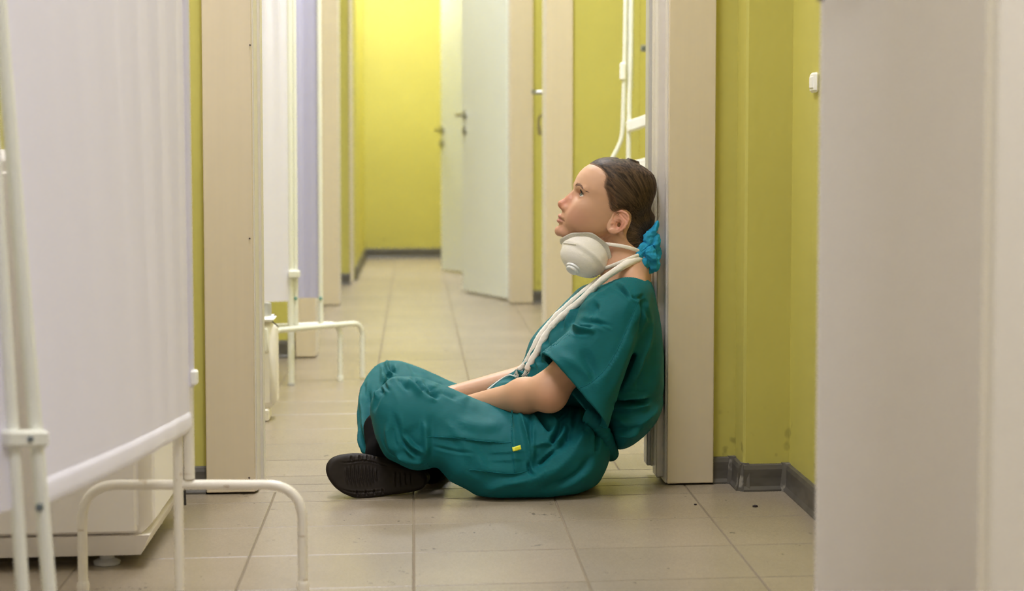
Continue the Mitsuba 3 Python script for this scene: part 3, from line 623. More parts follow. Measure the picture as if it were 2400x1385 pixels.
def trousers_sdf(p):
    d = smin(near_leg(p), pelvis(p), .03); d = smin(d, far_leg(p), .02)
    # the cuff of the near leg is open: hollow it where the ankle comes out
    return smax(d, FLOOR(p), .006)
torso = Outline([(1372, 668), (1405, 661), (1440, 648), (1462, 640), (1484, 636), (1508, 642), (1528, 660), (1541, 715), (1551, 780), (1556, 840), (1556, 900), (1550, 945), (1541, 975), (1512, 1011), (1465, 1047), (1434, 1046), (1425, 1010), (1390, 960), (1310, 950), (1220, 940), (1150, 925), (1138, 912),
    (1160, 897), (1192, 879), (1216, 866), (1228, 843), (1235, 815), (1242, 797), (1260, 775), (1298, 737), (1330, 704), (1352, 680)], 0.0, [(1450, 700, .172), (1450, 950, .152), (1200, 900, .118)], .11)
pouch = Outline([(1400, 930), (1550, 930), (1544, 965), (1512, 1011), (1465, 1047), (1436, 1046), (1415, 1000)], 0.0, .175, .05)
sl_poly = [(1502, 690), (1480, 668), (1440, 678), (1400, 705), (1362, 745), (1335, 775), (1300, 803), (1262, 832), (1255, 850), (1400, 1030), (1425, 1010), (1440, 940), (1475, 850), (1505, 760)]
sleeve_o = Outline(sl_poly, [(1480, 700, -.130), (1340, 900, -.200), (1420, 960, -.205)], .072, .055)
sleeve_i = Outline(sl_poly, [(1480, 700, -.130), (1340, 900, -.200), (1420, 960, -.205)], .0665, .055)
ha, hb = P(1281, 821, -.262), P(1411, 979, -.250); hn = np.cross(hb - ha, [0, 1, 0]); hn /= np.linalg.norm(hn); hn = hn if hn[0] < 0 else -hn       # across the sleeve opening, outwards
hn2 = hn + np.array([0, -.22, 0]); hn2 /= np.linalg.norm(hn2)
def hem_cut(p): return (p - ha.astype(np.float32)) @ hn2.astype(np.float32)
RS_ = (P(1470, 715, .14), P(1335, 880, .20))
def trunk_shell(p):
    d = smin(torso(p), pouch(p), .02)
    low = np.clip((P(1450, 770)[2] - p[:, 2]) / .05, 0, 1).astype(np.float32)
    d = smax(d, -(sleeve_o(p) - .013 * low + .03 * (1 - low)), .006)
    return d
def top_sdf(p):
    d = trunk_shell(p)
    rd = (RS_[1] - RS_[0]) / np.linalg.norm(RS_[1] - RS_[0])
    d = smin(d, np.maximum(cone(p, *RS_, .07, .075), (p - RS_[1]) @ rd), .03)
    so = np.maximum(sleeve_o(p), hem_cut(p))
    d = smin(d, so, .012 + .05 * np.clip((p[:, 2] - P(1450, 800)[2]) / .12, 0, 1))
    d = np.maximum(d, -np.maximum(sleeve_i(p) + .0035, -(hem_cut(p) + .07)))
    # neckline
    return smax(d, FLOOR(p), .004)
def clothes(p): return np.minimum(trunk_shell(p), np.minimum(np.minimum(near_leg(p), far_leg(p)), pelvis(p)))
def cloaked(d, p, inner=.026):
    return smax(d, clothes(p) + inner, .004)

# ------------------------------------------------------------------ head
TH, PSI = math.radians(20), math.radians(6)
HO = P(1430, 460)
_f0, _u0, _l0 = np.array([-math.cos(TH), 0, math.sin(TH)]), np.array([math.sin(TH), 0, math.cos(TH)]), np.array([0, -1.0, 0])
HF, HU, HL = _f0 * math.cos(PSI) + _l0 * math.sin(PSI), _u0, _l0 * math.cos(PSI) - _f0 * math.sin(PSI)
HM = np.stack([HF, HU, HL])                                     # rows: forward, up, her left
def to_head(p): return ((p - HO) / PXM) @ HM.T
def from_head(q): return HO + (np.asarray(q, float) * PXM) @ HM
def px_head(x, y, l=0.0):
    """Head coordinates of a photograph point at lateral offset l (millimetre-like units)."""
    d = ray(x, y); n = HL; t = ((HO + HL * l * PXM - EYE) @ n) / (d @ n); return to_head(EYE + d * t)
_u = [-131, -128, -126, -123, -116, -110, -103, -94, -88, -82, -73, -60, -45, -30, -20, -10, 3, 15, 25, 38, 52, 65, 78, 88, 95]
_wf = PchipInterpolator(_u, [64, 74, 82, 88, 92, 91.5, 90.5, 92.5, 93, 93.5, 93.5, 90, 86.5, 84.5, 84.5, 87, 90, 89.7, 88, 83, 73.8, 61, 44, 22, -15])
_wb = PchipInterpolator([-131, -123, -115, -104, -90, -75, -60, -40, -20, 0, 20, 45, 60, 78, 88, 95], [62, 50, 25, -4, -28, -50, -66, -78, -86, -92, -94, -93, -89, -78, -62, -30])
_ww = PchipInterpolator([-131, -126, -118, -110, -100, -88, -73, -55, -35, -18, 10, 40, 60, 78, 88, 95], [8, 19, 29, 37, 45, 51, 56, 61, 65.5, 68, 71.5, 71, 63, 46, 28, 8])
_nf = PchipInterpolator([-131, -110, -90, -60, -30, 0, 40, 95], [2.0, 1.75, 1.85, 2.1, 2.35, 2.35, 2.1, 2.0])
def skull(w, u, l, grow=0.0):
    uc = np.clip(u, -130.5, 94.5); wf, wb, ww = _wf(uc) + grow, _wb(uc) - grow, _ww(uc) + grow
    wc = wb + (wf - wb) * np.interp(uc, [-130, -100, -60, 0, 95], [.45, .34, .42, .46, .5]); n = np.where(w > wc, _nf(uc), 2.1)
    a = np.maximum(np.where(w > wc, wf - wc, wc - wb), .5); ww = np.maximum(ww, .5); x, y = np.abs(w - wc) / a, np.abs(l) / ww
    r = (x ** n + y ** n + 1e-9) ** (1 / n); e = np.hypot(w - wc, l); d = e * (1 - 1 / np.maximum(r, 1e-3))
    d = np.where(r < .05, -np.minimum(a, ww), d)
    cap = np.maximum(u - (94 + grow), -130 - u); return smax(d, cap, 6.0)
EYE_C = np.array([61.5, -19.0, 31.0])
def head_sdf(q):
    w, u, l = q.T; al = np.abs(l); Q = np.stack([w, u, al], 1)
    d = skull(w, u, l)
    d = smin(d, ell(Q, (50, -48, 40), (24, 16, 15)), 18)                                # cheekbones
    d = smin(d, cone(Q, (80, -3, 10), (68, -4, 46), 6.5, 5), 9)                         # brow ridge
    d = smax(d, -ell(Q, (81, -21, 33), (12.5, 10, 17)), 9)                                # eye sockets
    d = smin(d, ell(Q, (84, -117, 0), (11, 12, 17)), 10)                                # chin
    d = smax(d, -ell(Q, (101, -103.5, 0), (9.5, 5, 20)), 6)                             # fold below the lip
    d = smin(d, ell(Q, (58, -76, 31), (26, 28, 19)), 18); d = smin(d, ell(Q, (28, -76, 40), (36, 28, 15)), 18)                                # cheeks
    # nose: bridge, tip, wings, nostrils
    nose = smin(cone(Q, (79, -15, 0), (95, -47, 0), 7.0, 8.0), ell(Q, (100.5, -56, 0), (10.5, 9.5, 10)), 6)
    nose = smin(nose, cone(Q, (92, -66, 0), (99, -61, 0), 4.5, 6), 4)
    nose = smin(nose, ell(Q, (90.5, -62.5, 10.5), (10, 8.2, 7)), 5)
    nose = smin(nose, cone(Q, (84, -40, 6), (84, -60, 11), 7, 8), 8)
    d = smin(d, nose, 5)
    d = smax(d, -ell(Q, (96, -69, 6.2), (5.5, 5, 3.0)), 2.5)
    d = smax(d, -cone(Q, (81, -59, 20), (82, -71, 20), 1.5, 1.0), 5)                    # fold beside the wing
    # mouth
    d = smin(d, ell(Q, (88.5, -84, 0), (10.2, 6.2, 22)), 5)
    d = smin(d, ell(Q, (91.2, -83.2, 5), (8.2, 5.0, 9)), 4)
    d = smin(d, ell(Q, (89.8, -94.5, 0), (9.4, 6.0, 17)), 4)
    for a, b in (((101, -88.6, 0), (94, -88.8, 13)), ((94, -88.8, 13), (84, -91, 25))): d = smax(d, -cone(Q, a, b, 1.2, .9), 2.2)
    d = smax(d, -cone(Q, (98.5, -75, 0), (100.5, -80, 0), 1.6, 1.6), 3)                 # philtrum
    # eyelids around the eyeball
    e = Q - EYE_C; r = np.linalg.norm(e, axis=1)
    lid = smax(r - 14.0, -(e[:, 0] + 1), 2)
    d = smin(d, lid, 4.5)
    d = smin(d, cone(Q, EYE_C + (9.5, 8.0, -9), EYE_C + (5.0, 7.0, 13), 3.2, 3.0), 4)    # upper lid fold
    g = np.stack([e[:, 0], e[:, 1], e[:, 2]], 1)
    bow = 1 - np.abs(np.clip(g[:, 2] / 15.5, -1, 1)) ** 2.5
    op = np.maximum(g[:, 1] - (6.6 * bow - .6 - .10 * g[:, 2]), -(g[:, 1] + 5.2 * bow - .6 + .10 * g[:, 2])); op = np.maximum(op, -2.5 - g[:, 0])
    d = smax(d, -np.maximum(op, np.maximum(r - 24, 11.7 - r)), .8)
    d = np.maximum(d, -(r - 11.9))
    return d
def neck_sdf(p):
    d = cone(p, P(1458, 535), P(1464, 690), .047, .056)
    d = smin(d, cone(p, P(1462, 560, -.03), P(1425, 690, -.02), .018, .014), .03)        # neck muscle, left
    d = smin(d, cone(p, P(1462, 560, .03), P(1425, 690, .02), .018, .014), .03)
    for s in (-1, 1): d = smin(d, cone(p, P(1478, 628, s * .02), P(1490, 668, s * .085), .032, .024), .045)   # shoulders
    return smin(d, smax(ell(p, P(1455, 760), (.09, .15, .13)), torso(p) + .006, .005), .02)
def body_head(p):
    d = head_sdf(to_head(p)) * PXM
    return smin(d, neck_sdf(p), .012)
lo, hi = P(1290, 770)[[0, 2]], P(1550, 352)[[0, 2]]
hm = mesh_sdf(body_head, (lo[0], YC - .17, lo[1] + .06), (hi[0], YC + .17, hi[1]), .0016, 3)
hm = keep_big(hm)
# ear: outline in side view, hollowed, with its rim
EAR = [(1449, 493.5), (1458, 492), (1467, 496), (1473, 503), (1475, 512), (1471, 523), (1464, 534), (1455, 542), (1445, 548), (1434, 548), (1425, 543), (1422, 535), (1426, 524), (1430, 512), (1435, 501), (1442, 495)]
def ear_sdf(q, sgn):
    w, u, l = q.T; l = l * sgn
    ep = np.array([px_head(x, y, 66)[:2] for x, y in EAR]); c = ep.mean(0)
    out = (-(w - c[0])) * .42                                                             # the back edge stands off the head
    base = 67.5 + out - .02 * (u - c[1])
    g = chaikin(ep, 2)
    
    d2 = cKDTree(np.concatenate([np.linspace(a, b, 12, endpoint=False) for a, b in zip(g, np.roll(g, -1, 0))])).query(np.stack([w, u], 1))[0] if True else 0
    ins = inside(g, w, u); d2 = np.where(ins, -d2, d2)
    thick = 3.0
    k = np.maximum(4 + d2, 0); plate = np.sqrt(k * k + ((l - base) * 4 / thick) ** 2) - 4
    plate = plate * .75
    def E(x, y): return px_head(x, y, 66)[:2]
    def pt(x, y, up): a, b = E(x, y); return np.array([a, b, 67.5 - (a - c[0]) * .42 + up])
    q3 = np.stack([w, u, l], 1); d = plate
    rim = [(1436, 516), (1437, 505), (1444, 497.5), (1456, 495), (1466, 499), (1471, 506), (1471.5, 514), (1468, 524), (1462, 533), (1454, 540)]
    for a, b in zip(rim, rim[1:]): d = smin(d, cone(q3, pt(*a, 2.2), pt(*b, 2.2), 2.7, 2.7), 1.5)
    anti = [(1449, 504), (1457, 507), (1462, 513), (1461, 522), (1455, 531), (1449, 536)]
    for a, b in zip(anti, anti[1:]): d = smin(d, cone(q3, pt(*a, 1.0), pt(*b, 1.0), 2.4, 2.6), 2.0)
    d = smin(d, ell(q3, pt(1436, 542, 1.0), (9, 7, 4.2)), 3)                               # lobe
    d = smax(d, -ell(q3, pt(1447, 525, 5.0), (8.5, 12.0, 6.4)), 2.2); d = smin(d, cone(q3, pt(1437, 515, 1.2), pt(1449, 519, -.6), 2.2, 1.6), 2.0); d = smax(d, -cone(q3, pt(1452, 500.5, 3.2), pt(1466, 516, 3.2), 2.2, 1.8), 1.5)                        # concha
    d = smin(d, ell(q3, pt(1435, 523, 2.0), (3.6, 5.5, 3.2)), 2.0)                          # tragus
    d = smin(d, ell(q3, pt(1434, 520, -6.5), (8, 22, 7)), 4)                                # root
    return d
def inside(poly, x, y):
    c = np.zeros(len(x), bool)
    for (x0, y0), (x1, y1) in zip(poly, np.roll(poly, -1, 0)):
        k = (y0 > y) != (y1 > y)
        if y0 != y1: c ^= k & (x < (x1 - x0) * (y - y0) / (y1 - y0) + x0)
    return c
ears = []
for sgn in (1, -1):
    cc = from_head([*px_head(1448, 520, 66)[:2], 70 * sgn])
    ears.append(mesh_sdf(lambda p: ear_sdf(to_head(p), sgn) * PXM, cc - .048, cc + .048, .0011, 3))
    ears[-1] = keep_big(ears[-1])

# ------------------------------------------------------------------ arms, hands, trunk and legs of the body
def hand_parts(wr, el, kn, spread, curl, s):
    """Round cones of a hand: palm and five fingers. wr wrist, el direction from the elbow, kn palm normal (towards the palm)."""
    d = el / np.linalg.norm(el); kn = kn - d * (kn @ d); kn /= np.linalg.norm(kn); side = np.cross(d, kn) * s      # side: towards the thumb
    out = []
    for k, o in enumerate((.026, .009, -.009, -.025)):
        out.append((wr + side * o * .55 + d * .012, wr + d * (.082 - .005 * abs(k - 1)) + side * o, .0125, .0095))
    out.append((wr + side * .015 + d * .02 + kn * .006, wr + side * .012 + d * .06 + kn * .008, .014, .012))
    fingers = []
    for k, (o, ln) in enumerate(((.026, .068), (.009, .077), (-.009, .071), (-.025, .056))):
        b = wr + d * (.082 - .005 * abs(k - 1)) + side * o; dirn = d + side * o * spread; dirn /= np.linalg.norm(dirn); r = .0088 - .0006 * (k == 3)
        for j, fr in enumerate((.45, .31, .24)):
            an = curl * (j + .6); dj = dirn * math.cos(an) + kn * math.sin(an); e = b + dj * ln * fr; fingers.append((b, e, r, r - .0007)); b, r = e, r - .0007
    b = wr + side * .022 + d * .02 + kn * .004
    for ln, an, r in ((.036, .75, .0115), (.030, .5, .0098), (.024, .3, .0088)):
        dj = d * math.cos(an) + side * math.sin(an) * .85 + kn * .35; dj /= np.linalg.norm(dj); e = b + dj * ln; fingers.append((b, e, r, r - .001)); b = e
    return out, fingers
LS, LE, LW = P(1452, 742, -.140), P(1283, 918, -.168), P(1062, 962, .035)
RS, RE, RW = P(1452, 742, .150), P(1320, 870, .195), P(1062, 928, .12)
hands = [hand_parts(LW, LW - LE, np.array([0.0, .55, -1]), 1.5, .35, -1), hand_parts(RW, RW - RE, np.array([0.0, -.55, -1]), 1.5, .35, 1)]
def body_rest(p):
    d = ell(p, P(1440, 800), (.105, .165, .16))
    d = smin(d, ell(p, P(1385, 960), (.11, .16, .13)), .08)
    d = smin(d, ell(p, P(1360, 1055), (.13, .19, .10)), .06)
    for hip, kn, an in ((P(1340, 1060, -.10), P(970, 990, -.145), P(1010, 1085, .02)), (P(1340, 1050, .10), P(925, 940, .19), P(905, 1060, -.05))):
        d = smin(d, cone(p, hip, kn, .075, .055), .03); d = smin(d, cone(p, kn, an, .05, .034), .03)
    d = smin(d, cone(p, P(1455, 700), P(1450, 780), .05, .08), .05)
    d = cloaked(d, p)
    shirt = np.minimum(np.minimum(torso(p), sleeve_o(p)), cone(p, *RS_, .07, .075))
    for S_, E_, W_ in ((LS, LE, LW), (RS, RE, RW)):
        a = smin(cone(p, S_, S_ + (E_ - S_) * .5, .052, .043), cone(p, S_ + (E_ - S_) * .5, E_, .043, .036), .03)
        f = E_ + (W_ - E_) * .24
        a = smin(a, cone(p, E_, f + [0, 0, .002], .036, .0375), .03); a = smin(a, cone(p, f, W_, .0375, .0255), .025)
        a = smin(a, cone(p, E_ + [.008, 0, -.012], E_ + [.010, 0, -.014], .025, .025), .03)
        d = smin(d, np.where(hem_cut(p) < -.012, smax(a, shirt + .005, .003), a), .008)
    for palm, fing in hands:
        h = None
        for a, b, ra, rb in palm: c = cone(p, a, b, ra, rb); h = c if h is None else smin(h, c, .010)
        for a, b, ra, rb in fing: h = smin(h, cone(p, a, b, ra, rb), .0035)
        d = smin(d, h, .012)
    return smax(d, .012 - p[:, 2], .01)
lo, hi = P(800, 1180, -.1), P(1590, 650, .1)
bm = mesh_sdf(body_rest, (lo[0], YC - .30, 0), (hi[0], YC + .32, hi[2]), .0042, 5); bm = keep_big(bm)
def mani(m): return m3.Manifold(m3.Mesh(np.asarray(m.vertices, np.float32), np.asarray(m.faces, np.uint32)))
pieces = [mani(x) for x in [hm, bm] + ears]
print('solid pieces', [q.status().name for q in pieces])
if all(not q.is_empty() for q in pieces):
    body = tm(pieces[0] + pieces[1] + pieces[2] + pieces[3]); body = trimesh.Trimesh(body.vertices, body.faces, process=True)
else: body = join(hm, bm, *ears)
def skin_colour(v):
    q = to_head(v); w, u, l = q.T; al = np.abs(l)
    base = np.array([0.54, 0.31, 0.202]); c = np.tile(base, (len(v), 1))
    def put(col, wgt): c[:] = c * (1 - wgt[:, None]) + np.array(col) * wgt[:, None]
    gs = lambda cw, cu, cl, rw, ru, rl: np.exp(-((w - cw) / rw) ** 2 - ((u - cu) / ru) ** 2 - ((al - cl) / rl) ** 2)
    c *= (1 + .10 * (meshkit.fbm(v * 60, 3) - .5))[:, None]
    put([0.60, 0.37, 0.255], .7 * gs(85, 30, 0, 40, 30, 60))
    put([0.44, 0.205, 0.142], .8 * gs(62, -72, 40, 40, 26, 34)); put([0.46, 0.22, .155], .7 * gs(90, -112, 0, 20, 16, 30))
    put([0.50, 0.165, 0.11], .9 * gs(100, -55, 0, 16, 15, 15)); put([0.55, 0.21, .15], .6 * gs(86, -38, 6, 16, 14, 16))
    lips = np.clip((1 - np.sqrt(((u + 84.2 + .10 * al * 0) / 5.0) ** 2 + (al / 20) ** 2)) * 5, 0, 1) * (w > 84); low = np.clip((1 - np.sqrt(((u + 94) / 5.6) ** 2 + (al / 19) ** 2)) * 5, 0, 1) * (w > 82)
    put([0.42, 0.165, 0.135], .85 * np.maximum(lips, low)); put([0.20, 0.07, 0.06], .8 * np.exp(-((u + 89.3 + .0030 * al ** 2) / 1.2) ** 2) * (al < 24) * (w > 78))
    e = np.stack([w, u, al], 1) - EYE_C; r = np.linalg.norm(e, axis=1)
    put([0.40, 0.20, 0.15], .55 * np.exp(-((r - 13) / 3.5) ** 2) * (w > 55)); put([0.05, 0.03, 0.025], .95 * np.clip(1.6 * np.exp(-((r - 12.4) / 1.5) ** 2), 0, 1) * (e[:, 1] > 0.5) * (e[:, 0] > 1))
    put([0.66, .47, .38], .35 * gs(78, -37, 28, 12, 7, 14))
    ear = (al > 66) & (u < -15) & (u > -90) & (w < 0)
    put([0.57, 0.235, 0.17], .55 * ear * (1 - .0 * w)); put([.58, .33, .22], .55 * (ear & (u < -66)))
    put([.42, .16, .115], .7 * np.exp(-((u + 56) / 11) ** 2 - ((w + 34) / 8) ** 2) * (al > 60))
    arm = v[:, 2] < P(1400, 830)[2]
    put([0.56, 0.315, 0.200], 1.0 * arm); put([.62, .27, .19], .5 * np.exp(-(np.linalg.norm(v - P(1290, 945, -.235), axis=1) / .03) ** 2) * arm)
    nail = arm & False
    return np.clip(c, 0, 1)
add('person__body', body, 'm_skin', smooth=True, color=skin_colour(body.vertices))
for sgn in (1, -1):
    s_ = trimesh.creation.icosphere(4, 11.95); ec = EYE_C * [1, 1, sgn]; gz = np.array([.90, .25, .34 * sgn]); gz /= np.linalg.norm(gz)
    ca = (s_.vertices / 11.95) @ gz; an = np.degrees(np.arccos(np.clip(ca, -1, 1)))
    col = np.where(an[:, None] < 11, [.012, .012, .014], np.where(an[:, None] < 27, [.085, .095, .085], np.where(an[:, None] < 31, [.03, .03, .03], [.70, .67, .64])))
    add('person__eye', trimesh.Trimesh(from_head(s_.vertices + ec), s_.faces, process=False), 'm_painted', smooth=True, color=col, label='grey eye looking up' if sgn > 0 else None)
def on_head(w0, u, l):
    """Slides a point along the forward axis onto the face."""
    ws = np.linspace(w0 - 25, w0 + 25, 100); d = head_sdf(np.stack([ws, np.full(100, u), np.full(100, l)], 1).astype(np.float32)); k = np.where(d < 0)[0]
    return np.array([ws[k[-1]] if len(k) else w0, u, l])
rng = np.random.default_rng(8)
for sgn in (1, -1):
    hs = []
    n_ = 260; t = rng.random(n_); l = 15 + 35 * t; u = -7.0 + 7.5 * np.sin(np.pi * np.minimum(t * .8 + .12, 1)) - 6 * np.maximum(0, t - .55) + rng.normal(size=n_) * (2.5 - 1.6 * t)
    def land(u, l):
        ws = np.linspace(53, 103, 100); Q = np.stack([np.tile(ws, n_), np.repeat(u, 100), np.repeat(l, 100)], 1).astype(np.float32)
        d = head_sdf(Q).reshape(n_, 100) < 0; k = 99 - np.argmax(d[:, ::-1], 1); return np.stack([ws[k], u, l], 1)
    A_b, B_b = land(u, l * sgn), land(u + 1.6 * (.45 - t) * 2 + .5, (l + 5.5) * sgn)
    for a, b in zip(A_b, B_b): hs.append(tube(from_head(np.array([a - [.3, 0, 0], (a + b) / 2 + [.8, 0, 0], b + [.25, 0, 0]])), np.array([.22, .21, .06]) * 1.2 * PXM, 4))
    add('person__eyebrow', join(*hs), 'm_brow', smooth=True)
    hs = []
    for k in range(36):
        t = -1 + 2 * k / 35; z = t * 12.5; bow = 1 - abs(z / 15.5) ** 2.5; y = 6.6 * bow - .6 - .10 * z; x = math.sqrt(max(13.6 ** 2 - y * y - z * z, 1)); a = EYE_C + [x, y, z]; dr_ = np.array([x, y + 3, z * 1.3]); dr_ /= np.linalg.norm(dr_)
        b = a + dr_ * 4 + [0, 1.2, 0]; c_ = a + dr_ * 6.0 + [0, 4.2, 0]; hs.append(tube(from_head(np.array([a, b, c_]) * [1, 1, sgn]), np.array([.5, .36, .10]) * PXM, 4))
    add('person__eyelashes', join(*hs), 'm_foot_black', smooth=True)

# ------------------------------------------------------------------ hair
HAIR = [(1340, 330), (1362, 372), (1378, 386), (1390, 386.5), (1402, 391), (1412, 399), (1419, 410), (1415, 422), (1412, 433), (1418, 447), (1422, 460), (1424, 478), (1428, 492), (1439, 497), (1449, 491), (1462, 489), (1476, 498), (1480, 512), (1474, 530), (1465, 545), (1466, 561), (1478, 573), (1492, 583), (1512, 594), (1560, 600), (1580, 330)]
hp = np.array([px_head(x, y, 45)[:2] for x, y in HAIR]); hp = chaikin(hp, 1)
_hk = cKDTree(np.concatenate([np.linspace(a, b, 20, endpoint=False) for a, b in zip(hp, np.roll(hp, -1, 0))]))
BUN = px_head(1522, 556, 0)
def strand_coord(q):
    w, u, l = q.T; ang = np.arctan2(u - BUN[1] + .0, w - BUN[0] + 1e-6); rad = np.hypot(w - BUN[0], u - BUN[1]); return ang + .0016 * (rad - 80), rad, l
def hair_sdf(p):
    q = to_head(p); w, u, l = q.T
    d2 = _hk.query(np.stack([w, u], 1))[0]; d2 = np.where(inside(hp, w, u), -d2, d2)
    t = np.clip(-d2 / 26, 0, 1); th = .5 + 5.0 * t * (2 - t)
    a, r, _ = strand_coord(q)
    g = .9 * (meshkit.noise(np.stack([a * 26, l * .10, r * .004], 1), 3) - .5) + .55 * (meshkit.noise(np.stack([a * 70, l * .22, r * .006], 1), 5) - .5)
    bh = body_head(p) / PXM; d = bh - th - g * np.clip(t * 3, .1, 1)
    # hair drawn down over the nape to the knot
    nape = cone(q, px_head(1500, 520, 0), px_head(1516, 566, 0), 37, 17) - g; d = smin(d, np.where(inside(hp, w, u), nape, 30.), 12)
    d = smax(d, d2 - .3, 1.6)
    return smax(d, -(bh + 5), 1) * PXM
lo, hi = P(1365, 605), P(1555, 350)
hair = keep_big(mesh_sdf(hair_sdf, (lo[0], YC - .1, lo[2]), (hi[0], YC + .1, hi[2]), .0014, 1))
hq = to_head(hair.vertices); a, r, l = strand_coord(hq)
st_ = .55 * meshkit.noise(np.stack([a * 60, l * .2, r * .006], 1), 5) + .45 * meshkit.noise(np.stack([a * 170, l * .5, r * .012], 1), 9)
hc = np.array([0.022, 0.0135, 0.0095]) + (np.array([0.105, 0.064, 0.037]) - np.array([0.022, 0.0135, 0.0095])) * np.clip((st_ - .32) * 2.0, 0, 1)[:, None]
d2 = _hk.query(hq[:, :2])[0]; edge = np.clip(1 - d2 / (4 + 4 * (meshkit.noise(np.stack([a * 45, l * .05, r * 0], 1), 2) - .3)), 0, 1) * (hq[:, 0] > -28)
hc = hc * (1 - .7 * edge[:, None]) + np.array([.36, .21, .14]) * .7 * edge[:, None]
add('person__hair', hair, 'm_hair', smooth=True, color=np.clip(hc, 0, 1), label='brown hair combed back to the nape')
fl = []
for k in range(70):
    i = rng.integers(5, 12); f_ = rng.random(); x, y = np.array(HAIR[i]) * (1 - f_) + np.array(HAIR[i + 1]) * f_ + rng.uniform(-2.5, 2.5, 2); L0 = 60
    if i >= 12: continue
    q0 = px_head(x, y, L0); pts = []
    for t in np.linspace(-.06, 1, 6):
        q = q0 + (np.array([BUN[0], BUN[1], q0[2]]) - q0) * t * .22; ls = np.linspace(5, 85, 160); dd = skull(np.full(160, q[0]), np.full(160, q[1]), ls); j = np.where(dd < 0)[0]; q[2] = (ls[j[-1]] if len(j) else 5) + .5 + 5.0 * max(t, 0) * (2 - t); pts.append(q)
    fl.append(tube(from_head(np.array(pts)), np.array([.05, .13, .16, .16, .16, .16]) * PXM, 4))
for k in range(7):
    y = rng.uniform(440, 500); b = rng.uniform(3, 9); fl.append(tube(spline([P(1533, y, -.01), P(1536 + b, y + 14, -.012), P(1535 + b, y + 32 + b, -.012), P(1529, y + 56, -.01)], 16), .00012, 4))
add('person__hair__loose_strands', join(*fl), 'm_hair_strand', smooth=True, kind='stuff')
# ------------------------------------------------------------------ clothing: trousers
lo, hi = P(822, 1185, -.1), P(1450, 838, .2)
tr = mesh_sdf(trousers_sdf, (lo[0], YC - .29, -.006), (hi[0], YC + .31, hi[2] + .02), .0028, 4); tr = keep_big(tr)
tr = soften(tr, .007, 14, 2)
F_TR = [([(1030, 905), (1000, 893), (965, 905)], .006, .004, 'r'), ([(1062, 912), (1035, 902), (1000, 915)], .006, .004, 'r'), ([(1150, 948), (1110, 938), (1075, 950)], .007, .004, 'r'),
    ([(905, 900), (925, 893), (945, 890)], .006, .005, 'r'), ([(903, 905), (885, 935), (872, 975)], .006, .004, 'g'),
    ([(915, 955), (935, 1010), (955, 1060), (985, 1075)], .009, .005, 'g'), ([(940, 1000), (960, 1035), (990, 1065)], .008, -.006, 's'), ([(925, 1055), (955, 1075), (1000, 1080)], .006, .005, 'r'),
    ([(990, 970), (1000, 1030), (995, 1080)], .009, .005, 'r'), ([(1040, 980), (1085, 1040), (1110, 1090)], .012, .004, 'r'), ([(1080, 990), (1110, 1050), (1150, 1110)], .014, -.004, 'g'),
    ([(995, 1023), (1080, 1028), (1160, 1037), (1198, 1038)], .004, .0035, 's'), ([(1198, 952), (1199, 1000), (1201, 1060), (1205, 1108)], .004, .004, 's'), ([(1210, 962), (1228, 1010), (1240, 1060), (1246, 1100)], .006, .005, 'r'),
    ([(1090, 1098), (1140, 1101), (1195, 1107), (1240, 1100)], .005, .004, 's'), ([(1246, 1000), (1249, 1040), (1252, 1090)], .005, -.004, 'g'),
    ([(1235, 1110), (1290, 1075), (1320, 1020)], .010, .007, 'r'), ([(1250, 1100), (1300, 1060), (1345, 1010)], .008, .006, 'g'), ([(1255, 965), (1280, 1000), (1295, 1015)], .008, .008, 'g'), ([(1275, 965), (1300, 990), (1310, 1012)], .007, .004, 'r'),
    ([(1340, 960), (1350, 985), (1338, 1010)], .006, .006, 'g'), ([(1200, 1130), (1290, 1105), (1350, 1050), (1390, 1000)], .018, .008, 'r'), ([(1250, 1140), (1340, 1110), (1400, 1050)], .015, .005, 'g'),
    ([(1130, 1150), (1180, 1130), (1240, 1120)], .012, .004, 'r'), ([(1365, 975), (1390, 1010), (1400, 1060)], .006, .005, 'g'), ([(1250, 1048), (1300, 1040), (1345, 1030)], .004, .003, 's'), ([(1320, 990), (1305, 1020), (1290, 1042)], .007, .006, 'g'),
    ([(1060, 985), (1120, 1000), (1185, 1000)], .016, .004, 'r'), ([(880, 1035), (890, 1060), (915, 1078)], .004, .002, 'g')]
